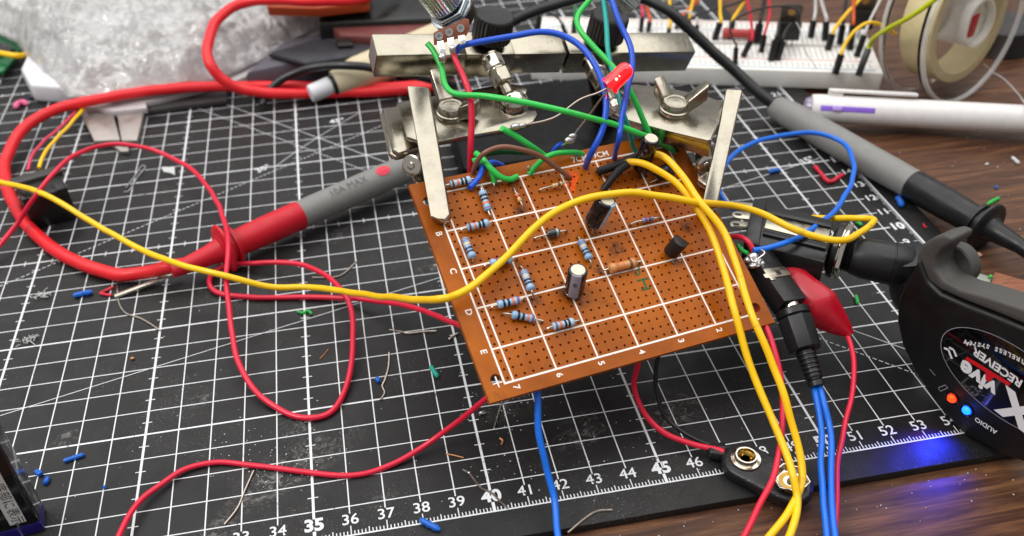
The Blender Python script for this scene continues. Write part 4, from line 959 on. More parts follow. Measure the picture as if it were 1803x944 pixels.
for j in range(NY + 1):
    for i in range(NX + 1):
        a, b = i / NX, j / NY
        e = lerp_poly(front, a); k = V((-180 + 1000 * a, -170))
        z0 = .7 + 2.2 * min(1, b * 3.0) ** .8 * (.5 + .5 * math.sin(math.pi * min(1, a * 1.1 + .1)))
        p = Z(*(e * (1 - b) + k * b), z0 if b > 0 else .65)
        u_, v_ = p.x + .5 * p.y * 0, p.y
        q = mn.noise(V((p.x * .22, p.y * .22, 3.1))) * .6 + (lambda d: d[1] - d[0])(mn.voronoi(V((p.x * .55, p.y * .55, 2.0)))[0]) * .9 + (lambda d: d[1] - d[0])(mn.voronoi(V((p.x * 1.5, p.y * 1.5, 7.0)))[0]) * .42 + mn.noise(V((p.x * 3.1, p.y * 3.1, 1.0))) * .10 - .4
        r_ = int(v_ / .86); cu = (u_ + (.5 if r_ % 2 else 0)) % 1.0 - .5; cv = (v_ / .86 - r_) * .86 - .43
        rr = (cu * cu + cv * cv) / .19
        bub = .22 * math.sqrt(max(0, 1 - rr)) * (.55 + .6 * mn.noise(V((int(u_ + 50), r_, 1.0))))
        fade = min(1, b * 8) * min(1, min(a, 1 - a) * 12)
        p.z += max(-.5, q) * fade + bub * (.3 + .7 * fade)
        vs.append(p)
fs = [[j * (NX + 1) + i, j * (NX + 1) + i + 1, (j + 1) * (NX + 1) + i + 1, (j + 1) * (NX + 1) + i] for j in range(NY) for i in range(NX)]
MB().add(vs, fs).build('bubble_wrap', M_WRAP, ang=180, label='crumpled clear bubble wrap sheet heaped on the far left of the mat', cat='bubble wrap')

M_WHITE = mat('white_plastic', 'd8d8dc', .4)
MB().prism([Z(u, v, .95) for u, v in ((36, 120), (52, 149), (108, 153), (330, 120), (250, 60), (60, 70))], (0, 0, -.95)).build('white_case', M_WHITE, bevel=.15, seg=3, label='white plastic case peeking out under the bubble wrap', cat='case')
M_PINKISH = mat('grey_cardboard', 'b9b2b4', .6)
MB().prism([Z(u, v, .6) for u, v in ((150, 190), (260, 178), (420, 140), (560, 75), (600, 30), (400, 60), (200, 120))], (0, 0, -.3)).build('grey_sleeve', M_PINKISH, bevel=.04, label='grey plastic sleeve sticking out below the bubble wrap', cat='sleeve')
# caliper
M_STEEL = mat('caliper_steel', 'aaa29c', .42, .8, vscale=200, bump=.1)
M_DSTEEL = mat('caliper_beam', '4a4848', .5, .4)
cal = thing('caliper', 'steel caliper jaws poking out from under the bubble wrap', 'caliper', Z(210, 230, 0))
def zpoly(name, pix, z, t, m, par, bev=.02): return MB().prism([Z(u, v, z) for u, v in pix], V((0, 0, -t))).build(name, m, par, bevel=bev)
zpoly('outer_jaw', [(143, 200), (152, 185), (194, 182), (211, 246), (166, 248)], .35, .3, M_STEEL, cal)
zpoly('inner_jaw', [(203, 184), (254, 182), (253, 196), (241, 247), (214, 247)], .35, .3, M_STEEL, cal)
zpoly('jaw_tip', [(195, 253), (207, 250), (226, 256), (226, 266), (212, 266)], .2, .18, M_STEEL, cal)
zpoly('jaw_gap', [(194, 184), (203, 184), (214, 248), (209, 249)], .12, .1, M_JBLK, cal)
zpoly('slider', [(150, 186), (256, 172), (258, 190), (200, 196)], .55, .3, M_PINKISH, cal)
zpoly('beam', [(255, 172), (360, 150), (398, 158), (400, 176), (330, 184), (255, 196)], .3, .25, M_DSTEEL, cal)
# black switch with its two wires
sw = thing('rocker_switch', 'black rocker switch under the looping red leads at the left edge', 'switch', Z(70, 350, 0))
zpoly('switch_body', [(22, 318), (100, 296), (118, 330), (38, 352)], 1.5, 1.5, M_JBLK, sw, .06)
zpoly('bezel', [(16, 314), (104, 290), (110, 300), (20, 325)], 1.65, .25, mat('switch_bezel', '3a3836', .5), sw, .05)
zpoly('rocker', [(42, 336), (92, 322), (102, 336), (50, 350)], 1.62, .3, M_JBLK, sw, .06)
wire('thin pink wire running from the black switch towards the caliper', 'pink', .075, [(48, 300, 1.6), (56, 272, 1.7), (78, 248, 1.4), (105, 225, 1.0), (130, 200, .7), (145, 180, .5)])
wire('thin yellow wire beside the pink one at the black switch', 'yellow', .085, [(68, 296, 1.6), (76, 275, 1.7), (95, 250, 1.4), (120, 222, 1.0), (145, 194, .7), (158, 178, .5)])
# green circuit board at the far left edge
gb = thing('green_circuit_board', 'green circuit board corner at the left edge behind the bubble wrap', 'circuit board', Z(10, 100, 0))
zpoly('board_sheet', [(-60, 60), (12, 66), (36, 84), (28, 100), (4, 126), (-60, 130)], .5, .16, mat('green_mask', '14683a', .3), gb)
zpoly('chip', [(-10, 72), (14, 76), (26, 86), (-10, 96)], .75, .22, M_JBLK, gb)
wire('fat yellow wire crossing the green circuit board at the left edge', 'yellow', .16, [(-40, 90, .9), (0, 94, 1.0), (25, 98, 1.0), (42, 97, .8), (60, 90, .7)])

# ------------------------------------------------------------------ behind the bar
M_CREAM = mat('cream_plastic', 'cbbf9e', .5)
mk = thing('cream_marker', 'cream coloured marker with white tip lying behind the nickel bar', 'marker', Z(620, 150, 0))
m0, m1 = Z(545, 166, .6), Z(800, 60, 1.6); md = (m1 - m0).normalized(); Lm = (m1 - m0).length
MB().lathe(m0, md, [(0, .25), (.04, .40), (.12, .43), (1.1, .45), (1.14, .40)], 24).build('white_tip', M_WHITE, mk)
MB().lathe(m0, md, [(1.12, .52), (1.15, .58), (1.3, .58), (1.33, .52)], 24).build('black_ring', M_JBLK, mk)
MB().lathe(m0, md, [(1.3, .60), (1.8, .72), (2.6, .85), (Lm, .9)], 28).build('body', M_CREAM, mk)
wire('thin black cable arching over the cream marker', 'black', .21, [(462, 185, .25), (470, 165, .6), (505, 136, 1.2), (560, 118, 1.7), (620, 116, 1.9), (680, 124, 1.7), (760, 140, 1.2), (800, 150, .5)], group='test leads', name='cable', cat='cable', n=14)
M_DARKC = mat('dark_case', '24232a', .5)
db = thing('dark_case', 'dark grey equipment case standing behind the left end of the bar', 'case', Z(600, 100, 0))
zpoly('case_body', [(430, 128), (560, 100), (760, 88), (860, 40), (660, 40), (500, 70)], 1.4, 1.4, mat('dark_case_grey', '55525a', .55), db, .2)
zpoly('case_lid', [(470, 92), (560, 66), (660, 78), (640, 96), (540, 110)], 1.75, .35, M_DARKC, db, .15)
zpoly('latch', [(590, 68), (618, 66), (622, 78), (594, 80)], 1.95, .3, M_JBLK, db, .08)
MB().prism([Z(u, v, 2.3) for u, v in ((560, 40), (760, 32), (790, -10), (640, -60), (560, -30))], (0, 0, -1.2)).build('black_box', M_JBLK, bevel=.15, seg=3, label='black box behind the potentiometer at the top edge', cat='box')
MB().prism([Z(u, v, 2.0) for u, v in ((585, 48), (760, 38), (770, 52), (680, 66), (600, 62))], (0, 0, -.6)).build('maroon_packet', mat('maroon_packet', '6e3a38', .5), bevel=.08, label='maroon packet lying in front of the black box', cat='packet')
MB().prism([Z(u, v, 3.1) for u, v in ((470, 12), (560, 14), (650, 4), (650, -40), (470, -40))], (0, 0, -.5)).build('orange_strip', mat('orange_plastic', 'b54a1a', .5), bevel=.1, label='orange plastic strip under the high red lead at the top edge', cat='strip')

# ------------------------------------------------------------------ breadboard
M_BBW = mat('breadboard_white', 'e8e6e0', .5, vscale=120)
M_BBHOLE = mat('breadboard_hole', '6f6c68', .7)
bd = thing('breadboard', 'white breadboard with red and blue rail lines full of jumper wires', 'breadboard', Z(1400, 120, 0))
bo = Z(1548, 160, 0); bxv = (Z(1140, 147, 0) - bo).normalized(); byv = V((bxv.y, -bxv.x, 0))
if byv.y < 0: byv = -byv
BL, BW, BH = 16.5, 5.6, .9
def BBp(a, b, z=BH): return bo + bxv * a + byv * b + V((0, 0, z))
mb = MB().prism([BBp(0, 0, 0), BBp(BL, 0, 0), BBp(BL, BW, 0), BBp(0, BW, 0)], (0, 0, BH)); mb.build('body', M_BBW, bd, bevel=.06)
for k, (b, cc) in enumerate(((.28, '2d7fa8'), (1.18, 'c0392f'), (BW - 1.18, '2d7fa8'), (BW - .28, 'c0392f'))):
    MB().strip(BBp(.3, b, BH + .006), BBp(BL - .3, b, BH + .006), .06, up).build('rail_line', mat('rail_' + cc, cc, .5), bd, flat=True)
MB().prism([BBp(.0, BW / 2 - .15, BH + .004), BBp(BL, BW / 2 - .15, BH + .004), BBp(BL, BW / 2 + .15, BH + .004), BBp(0, BW / 2 + .15, BH + .004)], (0, 0, .002)).build('centre_groove', mat('groove', 'a8a49d', .6), bd, flat=True)
hm = MB()
for row in [.55, .8] + [1.45 + .254 * i for i in range(5)] + [3.1 + .254 * i for i in range(5)] + [4.8, 5.05]:
    for i in range(62):
        c = BBp(.5 + .254 * i, row, BH + .006); e = .045
        hm.add([c - bxv * e - byv * e, c + bxv * e - byv * e, c + bxv * e + byv * e, c - bxv * e + byv * e], [[0, 1, 2, 3]])
hm.build('contact_holes', M_BBHOLE, bd, flat=True, kind='stuff')
M_DUP = mat('jumper_housing', '161616', .4)
def jumper(label, m, b, t, path, w_=.125, r=.085):
    # housing from pixel b (on the breadboard top) up to pixel t, then the wire through path
    o = Z(b[0], b[1], BH); top = D(t[0], t[1], depth(o) - .35)
    th = thing('jumper_wire', label, 'jumper wire', o, 'jumper wires in the breadboard')
    a = (top - o).normalized(); x, y = perp(a)
    MB().prism([o - x * w_ - y * w_, o + x * w_ - y * w_, o + x * w_ + y * w_, o - x * w_ + y * w_], top - o).build('housing', M_DUP, th, bevel=.02)
    dd = depth(top); MB().tube(curve([top - a * .1, top + a * .15] + [D(u, v, dd + k) for u, v, k in path], 6), r, 10).build('insulation', W[m], th)
jumper('yellow jumper wire nearest the white pen, arched to the right', 'yellow', (1470, 131), (1481, 96), [(1488, 78, 0), (1505, 55, -.1), (1530, 40, 0), (1556, 46, .4), (1575, 60, 1.0)])
jumper('lime yellow jumper wire crossing in front of the clear spool', 'lime', (1511, 134), (1529, 86), [(1538, 68, -.6), (1565, 50, -2.0), (1605, 28, -3.6), (1650, -4, -4.8), (1690, -40, -5.5)], .13, .11)
jumper('orange yellow jumper wire rising to the top edge', 'yellow', (1457, 88), (1466, 60), [(1474, 45, 0), (1490, 25, 0), (1520, -8, 0), (1540, -40, 0)])
jumper('white jumper wire standing straight up, left of its twin', 'white', (1427, 66), (1433, 36), [(1436, 18, 0), (1436, -6, 0), (1436, -40, 0)])
jumper('white jumper wire leaning left, right of its twin', 'white', (1452, 71), (1455, 38), [(1452, 22, 0), (1445, -2, 0), (1435, -40, 0)])
jumper('red jumper wire on the slanted black housing', 'red', (1308, 100), (1322, 72), [(1324, 50, 0), (1320, 22, 0), (1314, -8, 0), (1310, -40, 0)], .11, .07)
jumper('thin black jumper wire bowed over to the right', 'black', (1294, 114), (1296, 84), [(1290, 68, 0), (1286, 50, 0), (1295, 34, 0), (1330, 18, 0), (1370, 11, 0), (1400, 16, 0), (1407, 28, 0), (1395, 45, .3), (1380, 60, .8)], .1, .055)
jumper('yellow jumper wire in the far rail beside the black lead', 'yellow', (1258, 70), (1268, 40), [(1268, 25, 0), (1268, 5, 0), (1268, -30, 0)])
jumper('yellow jumper wire in the far rail nearest the bar end', 'yellow', (1176, 62), (1179, 48), [(1179, 30, 0), (1179, 8, 0), (1180, -30, 0)], .09)
jumper('orange jumper wire in the far rail above the bar', 'orange', (1141, 56), (1144, 38), [(1143, 26, 0), (1138, 12, 0), (1130, -10, 0)], .1)
jumper('pink jumper wire beside the orange one above the bar', 'pink', (1128, 56), (1131, 30), [(1131, 18, 0), (1130, 5, 0), (1128, -20, 0)], .1)
jumper('black jumper wire left of the upright transistor', 'black', (1331, 76), (1338, 42), [(1341, 25, 0), (1345, 5, 0), (1350, -30, 0)], .15, .1)
jumper('black jumper wire plugged before the upright transistor, left one', 'black', (1357, 107), (1366, 70), [(1370, 55, .1), (1372, 40, .4)], .13)
jumper('black jumper wire plugged before the upright transistor, right one', 'black', (1368, 106), (1378, 72), [(1382, 58, .1), (1392, 42, .4)], .13)
jumper('orange jumper wire standing behind the yellow arch', 'orange', (1496, 88), (1502, 44), [(1503, 28, 0), (1503, 5, 0), (1503, -30, 0)])
jumper('grey white jumper wire slanting up towards the clear spool', 'white', (1508, 100), (1522, 62), [(1530, 40, 0), (1545, 10, 0), (1560, -20, 0)], .11, .07)
jumper('orange jumper wire slanting over the far rail', 'orange', (1190, 50), (1198, 34), [(1210, 18, 0), (1225, 5, 0), (1245, -20, 0)], .09)
jumper('black jumper wire at the left end of the breadboard', 'black', (945, 62), (950, 30), [(955, 12, 0), (965, -10, 0)], .13, .1)
jumper('dark green jumper wire at the left end of the breadboard', 'darkgreen', (1010, 58), (1012, 36), [(1013, 18, 0), (1010, -10, 0)], .12, .1)
jumper('grey jumper wire bowed low across the far rail', 'white', (1225, 62), (1228, 44), [(1225, 30, 0), (1210, 20, 0), (1190, 25, .2), (1180, 45, .6)], .09, .06)
jumper('black jumper wire arched over the bar end', 'black', (1205, 66), (1208, 46), [(1212, 36, -.2), (1240, 22, -.3), (1290, 8, -.3), (1335, -12, -.2)], .09, .06)
jumper('red jumper wire behind the black slanted ones', 'red', (1340, 92), (1346, 62), [(1352, 40, 0), (1356, 20, 0), (1352, -10, 0)], .11, .07)
jumper('yellow jumper wire rising between black ones near the bar', 'yellow', (1212, 54), (1214, 36), [(1216, 20, 0), (1220, 2, 0), (1228, -30, 0)], .09, .08)
jumper('orange yellow jumper wire leaning right above the red part', 'yellow', (1285, 66), (1290, 38), [(1298, 22, 0), (1308, 6, 0), (1322, -20, 0)], .12, .08)
jumper('black jumper wire standing between the white pair and the yellow', 'black', (1478, 78), (1484, 44), [(1486, 25, 0), (1490, 0, 0), (1494, -30, 0)], .12, .08)
jumper('black jumper wire leaning by the left board end of the bar', 'black', (1000, 70), (990, 44), [(980, 30, 0), (960, 20, 0), (935, 10, 0)], .1, .06)
def power_transistor(b, label, dark=True):
    o = Z(b[0], b[1], BH); th = thing('power_transistor', label, 'transistor', o)
    MB().box(o + V((0, 0, .85)), bxv * .52, byv * .22, V((0, 0, .45))).build('body', M_EPOXY, th, bevel=.03)
    tabp = [o + bxv * a + byv * .14 + V((0, 0, z)) for a, z in ((-.5, 1.25), (.5, 1.25), (.5, 2.0), (.4, 2.1), (-.4, 2.1), (-.5, 2.0))]
    MB().prism(tabp, byv * .08).build('tab', mat('tab_metal', '6b6058', .45, .8), th, bevel=.01)
    MB().lathe(o + byv * .135 + V((0, 0, 1.72)), -byv, [(0, .18), (.006, .18), (.006, 0)], 16).build('tab_hole', mat('tab_hole', 'a97c46', .5), th)
    for k in (-1, 0, 1): MB().tube([o + bxv * (.25 * k), o + bxv * (.25 * k) + V((0, 0, .5))], .04, 6).build('lead', M_LEAD, th)
power_transistor((1384, 82), 'black power transistor with brown metal tab on the breadboard')
power_transistor((1512, 62), 'power transistor with grey tab standing behind the yellow wires')
rc = thing('red_film_resistor', 'dull red cylindrical part lying on the far rail of the breadboard', 'component', Z(1300, 58, BH))
o = Z(1272, 58, BH + .3); e = Z(1328, 60, BH + .3); dd_ = (e - o).normalized()
MB().lathe(o, dd_, [(0, .1), (.03, .25), (.25, .27), (.3, .22), ((e - o).length - .3, .22), ((e - o).length - .25, .27), ((e - o).length - .03, .25), ((e - o).length, .1)], 20).build('body', mat('red_enamel', 'a83a38', .4), rc)
wire('thin stripped lead twisting up from the breadboard', 'white', .03, [(1438, 120, .95), (1424, 100, 1.4), (1416, 80, 1.9), (1412, 62, 2.3), (1402, 40, 2.8)], name='bare_wire', group=None)

# ------------------------------------------------------------------ pen
pen = thing('white_pen', 'white multicolour pen with clip lying before the breadboard', 'pen', Z(1600, 210, 0))
pa, pz = Z(1426, 190, .66), Z(1830, 212, .66); pd = (pz - pa).normalized(); Lp = (pz - pa).length
MB().lathe(pa, pd, [(-.25, .3), (-.2, .42), (.0, .5), (.02, .54)], 24).build('clear_end', mat('lilac_clear', 'c9bfd6', .1, trans=.6), pen)
MB().lathe(pa, pd, [(0, .5), (.06, .60), (.4, .62), (Lp * .55, .62), (Lp * .92, .62), (Lp * .925, .60), (Lp, .60)], 32).build('barrel', mat('pen_white', 'e2dfdc', .3), pen)
pu = V((0, 0, 1)) - pd * pd.z; pu.normalize(); py_ = pd.cross(pu); py_ = -py_ if py_.y > 0 else py_
pf = (pu * .5 + py_ * .87).normalized(); pf2 = (pu * .95 - py_ * .3).normalized()
MB().box(pa + pd * 2.55 + pf2 * .82, pd * 1.85, pf2 * .07, pd.cross(pf2) * .22).build('clip', mat('pen_white', 'e2dfdc', .3), pen, bevel=.05, seg=3)
MB().box(pa + pd * 1.0 + pf2 * .68, pd * .3, pf2 * .14, pd.cross(pf2) * .16).build('clip_foot', mat('pen_white', 'e2dfdc', .3), pen, bevel=.03)
MB().box(pa + pd * 1.5 + pf * .60, pd * 1.15, pf * .035, pd.cross(pf) * .12).build('slider_slot', mat('lilac_slot', '8a63d0', .4), pen, bevel=.03)
MB().box(pa + pd * 1.05 + pf * .66, pd * .2, pf * .08, pd.cross(pf) * .10).build('slider_knob', mat('lilac_knob', 'b59ae0', .3), pen, bevel=.04)
MB().box(pa + pd * .45 - pu * .4 + py_ * .42, pd * .28, pu * .06, py_ * .16).build('blue_slider', mat('pale_blue', '86cfe6', .3), pen, bevel=.03)

# ------------------------------------------------------------------ clear spool with cream tape
s = NT('clear_acrylic'); s.set('Base Color', (.96, .96, .95)); s.set('Transmission Weight', 1.0); s.set('Roughness', .04); s.set('IOR', 1.22)
M_CLEAR = s.m
sa = V((.40, -.90, .12)).normalized(); R_S = 3.7
sc_ = Z(1668, 168, -.3); sc_ = sc_ + V((0, 0, R_S)); 
sp = thing('tape_spool', 'clear plastic spool with cream tape leaning behind the white pen', 'spool', sc_ - V((0, 0, R_S)))
def ring(name, t0, t1, r0, r1, m, par=sp, n=64): return MB().lathe(sc_, sa, [(t0, r0), (t0, r1 - .04), (t0 + .04, r1), (t1 - .04, r1), (t1, r1 - .04), (t1, r0), (t0, r0)], n).build(name, m, par, merge=True)
ring('front_disc', .0, .14, 1.05, R_S, M_CLEAR)
M_LIP = mat('highlight_rim', 'e8e6e2', .15, alpha=.38)  # milky white colour imitates bright highlights along the clear plastic edges
ring('front_lip', .14, .34, R_S - .14, R_S, M_LIP)
ring('back_disc', -1.75, -1.61, 1.0, R_S, M_CLEAR)
ring('back_lip', -1.95, -1.75, R_S - .14, R_S, M_LIP)
ring('hub', -1.6, .5, .95, 1.12, M_LIP)
ring('tape', -1.55, -.05, 2.4, 2.8, mat('cream_tape', 'd8c79a', .55))
MB().box(sc_ + sa * .2 + V((0, 0, -.2)), sa * .02, sa.cross(V((0, 0, 1))) * .28, V((0, 0, .55))).build('red_label', mat('red_label', 'a52a2c', .5), sp, bevel=.01)
MB().lathe(Z(1752, 82, -.3), (0, 0, 1), [(0, 1.5), (.05, 1.6), (1.3, 1.6), (1.38, 1.5)], 40).build('black_puck', mat('puck_black', '2c2c2e', .5), label='short black round case behind the clear spool', cat='case')
wire('thin pale thread trailing from the spool over the desk', 'white', .035, [(1728, 112, .5), (1745, 126, .3), (1770, 142, .1), (1793, 165, .5), (1803, 180, 1.3), (1815, 195, 1.4)], name='thread', cat='thread', group=None)
for i, (u, v, a) in enumerate(((1763, 88, .3), (1772, 96, 1.2))):
    c = Z(u, v, -.2); MB().tube(curve([c + V((.35 * math.cos(t + a), .22 * math.sin(t * 1.7), .08 + .08 * math.sin(t))) for t in (0, 1.2, 2.3, 3.6, 5.0, 6.0)], 5), .06, 8).build('wire_crumb', mat('gold_wire', 'd09a3a', .35, .6), label=('crumpled gold coloured wire scrap seen through the spool', 'second gold coloured scrap nearer the spool rim')[i], cat='scrap')

# ------------------------------------------------------------------ wooden block with bracket, right edge
wb = thing('wooden_block', 'reddish wooden block with a metal plate behind the receiver', 'wood block', Z(1790, 500, -.3))
s = NT('red_wood'); gr = s.noise(420, 7, .65, s.co((.25, 2.0, 1), (0, 0, .35)), .8)
s.set('Base Color', s.ramp(gr, (.3, lin('5a2f1d')), (.55, lin('8a5233')), (.75, lin('a86a42')))); s.set('Roughness', .55); M_RWOOD = s.m
zpoly('wood', [(1752, 478), (1830, 500), (1900, 560), (1830, 560), (1738, 512)], .9, 1.1, M_RWOOD, wb, .04)
zpoly('metal_plate', [(1697, 472), (1746, 488), (1738, 514), (1690, 494)], .95, .12, mat('dull_plate', '9aa094', .5, .6, bump=.2), wb, .01)
MB().lathe(Z(1701, 482, .95), (0, 0, 1), [(0, .17), (.06, .17), (.1, .1), (.1, 0)], 16).build('screw', M_SOLDER, wb, ang=20)

# ------------------------------------------------------------------ battery standing at the lower left corner
bt = thing('nine_volt_battery', 'dark wrapped battery block with white printed strip in the lower left corner', 'battery', Z(88, 925, 0))
c0 = Z(80, 936, 0); dr_ = V((-.16, .987, 0)); wr = .85; df = V((-.987, -.16, 0))
wf, hb_ = 2.7, 4.9
pr4 = [c0, c0 + dr_ * wr, c0 + dr_ * wr + df * wf, c0 + df * wf]
M_BATT = mat('battery_black', '0d0c10', .18, coat=.6)
MB().prism(pr4, (0, 0, hb_)).build('block', M_BATT, bt, bevel=.10, seg=3)
MB().prism([p + (p - sum(pr4, V()) / 4) * .006 for p in pr4], (0, 0, .55)).build('purple_band', mat('purple_band', '1e1568', .25, coat=.5), bt, bevel=.10, seg=3)
s = NT('film'); st_ = s.noise(700, 5, .6, s.co((1, 1, .12)), 1.0)
s.set('Base Color', s.ramp(st_, (.42, lin('26262a')), (.55, lin('6a6a6e')), (.66, lin('c4c4c6')))); s.set('Roughness', .15); s.set('Coat Weight', .5); s.set('Metallic', .3); M_FILM = s.m  # streaks painted into the colour stand in for reflections on the clear plastic
fd = V((dr_.y, -dr_.x, 0))
MB().prism([c0 + dr_ * .10 + fd * .012 + V((0, 0, .55)), c0 + dr_ * (wr - .1) + fd * .012 + V((0, 0, .55)), c0 + dr_ * (wr - .1) + fd * .012 + V((0, 0, hb_ - .1)), c0 + dr_ * .10 + fd * .012 + V((0, 0, hb_ - .1))], -fd * .01).build('clear_film', M_FILM, bt, flat=True)
nf = V((df.y, -df.x, 0)); nf = nf if nf.y < 0 else -nf
lc = c0 + df * .30 + nf * .012
MB().prism([lc + df * x + V((0, 0, z)) for x, z in ((-.0, .62), (.42, .62), (.42, 4.2), (.0, 4.2))], -nf * .01).build('white_strip', mat('label_white', 'c9c9c6', .5), bt, flat=True)
text_part(bt, 'printed_text', '(月・年):底部に表示', .34, lc + df * .20 + V((0, 0, 2.1)), V((0, 0, -1)), nf.cross(V((0, 0, -1))), mat('label_ink', '1a1a1e', .6), lift=.004)
text_part(bt, 'printed_text', 'リーシア', .34, lc + df * .95 + V((0, 0, 1.0)), V((0, 0, -1)), nf.cross(V((0, 0, -1))), mat('label_white', 'c9c9c6', .5), lift=.004)

# ------------------------------------------------------------------ offcuts and scraps
def scrap(name, label, m, pts, r, cat='offcut', n=8, group='offcuts scattered over the mat', desk=False):
    dz = -.3 if desk else 0
    p = curve([(u, v, (z if z is not None else r + .005) + dz) for u, v, z in [(t if len(t) == 3 else (*t, None)) for t in pts]], 5)
    k = len(p); rs = [r * (1 + .35 * mn.noise(V((i * .9, r * 50, len(label))))) * (.55 if i == 0 else (.4 if i == k - 1 else 1)) for i in range(k)] if r > .04 else r
    MB().tube(p, rs, n).build(name, m, label=label, cat=cat, group=group)
LD = lambda label, *pts, r=.032: scrap('lead_offcut', label, M_LEAD, pts, r, 'lead offcut', 6)
SB = mat('scrap_blue', '1660c0', .5); SG = mat('scrap_green', '2fae48', .5); SR = mat('scrap_red', 'c82038', .5); ST = mat('scrap_teal', '14a08e', .5); SP = mat('scrap_pink', 'd8638c', .5); SC = mat('scrap_copper', 'c78a5c', .4, .6); SWH = mat('scrap_white', 'c8cac8', .6); SPK = mat('scrap_salmon', 'd8a890', .6)
LD('long kinked lead offcut hanging below the silver stick', (206, 492), (207, 512), (210, 535), (222, 552), (250, 562), (282, 582))
LD('bent lead offcut right of the big red loop, above the yellow wire', (550, 489), (590, 488), (608, 480), (629, 459))
LD('pale forked lead offcut left of the board, above the wavy one', (686, 581), (705, 584), (718, 587), (745, 584), (768, 583))
LD('short pale lead offcut at the left board edge', (790, 598), (796, 593), (808, 586), r=.045)
LD('wavy lead offcut beside a small blue crumb', (685, 621), (684, 645), (678, 668), (673, 680), (677, 692), (670, 704))
LD('slanting lead offcut under the red wire near numeral 33', (447, 829), (432, 862), (418, 895), (395, 924))
LD('kinked lead offcut lying over numeral 40', (815, 827), (826, 834), (846, 858), (866, 868), (880, 882), (894, 895))
LD('straight lead offcut below the front corner of the board', (884, 707), (877, 730), (870, 754))
LD('pale lead offcut below numeral 43 at the mat edge', (1000, 938), (1030, 913), (1052, 900), (1078, 898))
MB().ball(Z(826, 833, .06), .06, 8, 6).build('solder_crumb', M_SOLDER, label='tiny solder crumb on the kinked lead near numeral 40', cat='solder')
MB().ball(Z(849, 727, .06), .09, 8, 6, (1.4, .8, .7)).build('solder_crumb', M_SOLDER, label='solder crumb between the board corner and the red wire', cat='solder')
MB().ball(Z(233, 631, .06), .06, 8, 6, (1.3, 1, .8)).build('resin_crumb', SC, label='amber resin crumb left of the thin red loop', cat='crumb')
a_, b_ = Z(202, 522, .08), Z(318, 478, .35); d_ = (b_ - a_).normalized(); sdv = d_.cross(V((0, 0, 1))).normalized()
MB().box((a_ + b_) / 2, d_ * ((b_ - a_).length / 2), sdv * .09, V((0, 0, .05))).build('metal_stick', mat('pale_metal', 'cfcabb', .3, .8), bevel=.02, label='flat silver stick pointing out from under the red probe', cat='stick')
scrap('insulation_scrap', 'straight blue insulation scrap left of the red triangle scrap', SB, [(129, 521), (146, 517), (163, 514)], .10)
scrap('insulation_scrap', 'folded red insulation scrap at the tip of the silver stick', SR, [(200, 505), (188, 511), (177, 516), (188, 519), (198, 520)], .055)
scrap('insulation_scrap', 'long blue insulation sliver near the battery block', SB, [(112, 812), (130, 806), (149, 800)], .07)
scrap('insulation_scrap', 'round blue insulation crumb touching the battery block', SB, [(62, 830), (69, 833), (73, 836)], .09)
scrap('insulation_scrap', 'curled blue insulation crumb next to the battery block', SB, [(78, 853), (82, 846), (84, 840)], .07)
scrap('insulation_scrap', 'torn green insulation scrap on the bold 35 line', SG, [(523, 548), (534, 551), (542, 547), (549, 553)], .05)
scrap('insulation_scrap', 'small blue crumb beside the wavy lead', SB, [(663, 665), (666, 670), (667, 673)], .07)
scrap('insulation_scrap', 'teal insulation sliver left of the board corner', ST, [(758, 645), (765, 655), (771, 664)], .075)
scrap('insulation_scrap', 'fat blue insulation scrap below numeral 38', SB, [(740, 915), (755, 923), (775, 933)], .095)
scrap('copper_strand', 'short copper strand inside the thin red loop', SC, [(563, 632), (570, 625), (578, 615)], .018)
scrap('insulation_scrap', 'tiny blue flake on the worn 32 line', SB, [(182, 856), (186, 860)], .05)
scrap('copper_strand', 'thin copper strand left of numeral 40', SC, [(785, 799), (800, 802), (816, 806)], .02)
scrap('copper_curl', 'small copper curl right of the 40 line', SC, [(880, 772), (885, 776), (883, 783)], .035)
scrap('insulation_scrap', 'blue insulation scrap inside the blue wire loop', SB, [(1354, 303), (1364, 300), (1374, 299)], .09)
scrap('insulation_scrap', 'red angled insulation scrap near numeral 14', SR, [(1434, 292), (1445, 305), (1456, 318), (1466, 319), (1475, 313), (1485, 307)], .085)
scrap('insulation_scrap', 'blue insulation crumb at the mat margin right of numeral 12', SB, [(1580, 347), (1585, 355), (1588, 363)], .12)
scrap('insulation_scrap', 'green insulation crumb under the yellow wire end', SG, [(1508, 390), (1514, 394), (1517, 397)], .07)
scrap('insulation_scrap', 'green insulation scrap between the plug and the red clip', SG, [(1507, 520), (1509, 528), (1510, 536)], .06)
scrap('insulation_scrap', 'bright green insulation scrap touching the black probe guard', SG, [(1738, 360), (1748, 354), (1760, 348)], .07, desk=True)
scrap('insulation_scrap', 'tiny blue crumb on the desk above the black probe', SB, [(1752, 330), (1757, 330)], .07, desk=True)
scrap('peeling', 'salmon pink peeling on the desk right of the receiver', SPK, [(1704, 449), (1716, 447), (1729, 450)], .07, desk=True)
scrap('white_crumb', 'white curled crumb on the desk near the right edge', SWH, [(1782, 277), (1790, 284), (1794, 288)], .07, desk=True)
scrap('white_crumb', 'tiny white crumb on the desk between probe and right edge', SWH, [(1735, 290), (1740, 288)], .05, desk=True)
scrap('red_curl', 'tiny red curl on the mat margin near numeral 10', SR, [(1626, 394), (1628, 399), (1632, 400)], .03)
scrap('insulation_scrap', 'light green crumb on the corner of the metal plate', SG, [(1742, 488, 1.0), (1747, 486, 1.0)], .06)
scrap('pink_ring', 'pink curled plastic ring left of the bubble wrap', SP, [(27, 190), (32, 182), (42, 180), (48, 184)], .13)
scrap('insulation_scrap', 'navy crumb right of the pink ring', mat('scrap_navy', '1c2340', .5), [(50, 174), (58, 172)], .12)
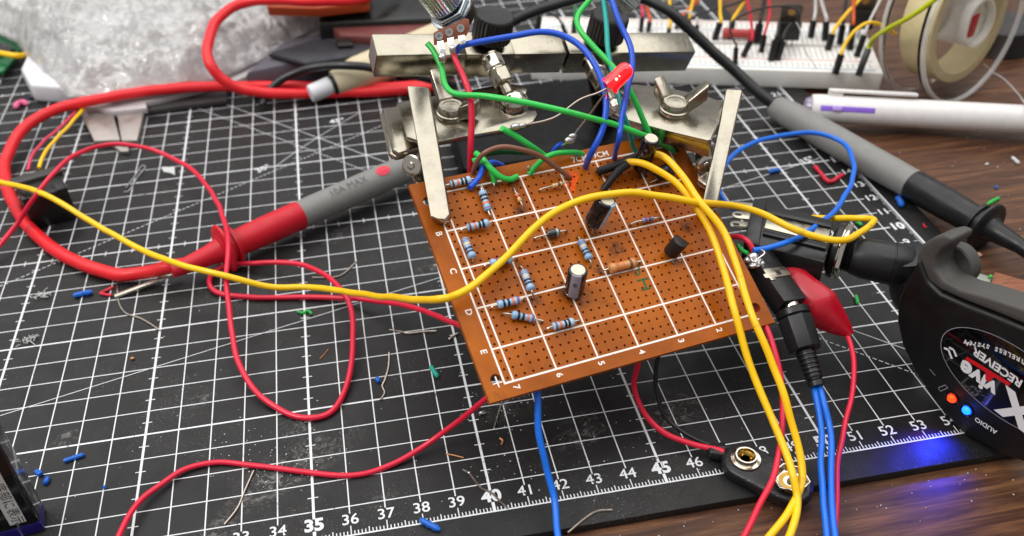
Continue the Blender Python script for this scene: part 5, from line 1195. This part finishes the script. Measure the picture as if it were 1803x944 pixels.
scrap('clear_loop', 'clear plastic string loop left of the paper scrap', mat('clear_string', '9a9a9c', .3), [(218, 338), (228, 335), (242, 312), (254, 298), (255, 292), (248, 294), (236, 312), (222, 330)], .03)
MB().prism([Z(u, v, .05) for u, v in ((284, 294), (307, 294), (308, 308), (300, 304), (288, 302))], (0, 0, -.03)).build('paper_scrap', SWH, label='small white paper scrap beside the thin red loop', cat='paper')
for i, (u, v, lb) in enumerate(((52, 598, 'greyish lint tuft left of the red triangle, lower one'), (72, 521, 'small lint tuft near the blue straight scrap'))):
    mb = MB(); c = Z(u, v, .06)
    for k in range(26):
        q = c + V((random.gauss(0, .14), random.gauss(0, .08), abs(random.gauss(0, .03)))); e = V((random.gauss(0, .16), random.gauss(0, .12), random.gauss(0, .02)))
        mb.tube([q, q + e * .5 + V((0, 0, .02)), q + e], .012, 4)
    mb.build('lint_tuft', SWH, label=lb, cat='lint', kind='stuff')
cr = MB(); rnd = random.Random(3)
def crumb(x, y, z, r):
    cr.ball((x, y, z + r * .5), r, 5, 3, (1, rnd.uniform(.5, 1), rnd.uniform(.4, .8)))
for k in range(300):
    x, y = rnd.uniform(26, 52), rnd.uniform(-.4, 14)
    if mn.noise(V((x * .3, y * .3, 2))) + rnd.uniform(-.35, .35) > .05: crumb(x, y, .0, rnd.uniform(.008, .026))
for (cx, cy, sx, sy, n_) in ((33.5, 3.6, 1.2, .8, 60), (34.6, 2.6, .9, .5, 50), (41, 4, .8, .6, 60), (43, 1.5, 2.5, .8, 70)):
    for k in range(n_): crumb(rnd.gauss(cx, sx), rnd.gauss(cy, sy), 0, rnd.uniform(.008, .028))
for k in range(60):
    x = rnd.uniform(40, 58); crumb(x, rnd.uniform(-2.6, -1.1), -.3, rnd.uniform(.01, .03))
for k in range(40): crumb(rnd.uniform(60, 66), rnd.uniform(5, 18), -.3, rnd.uniform(.012, .04))
cr.build('crumbs', SWH, label='pale solder and plastic crumbs strewn over mat and desk', cat='crumbs', kind='stuff')
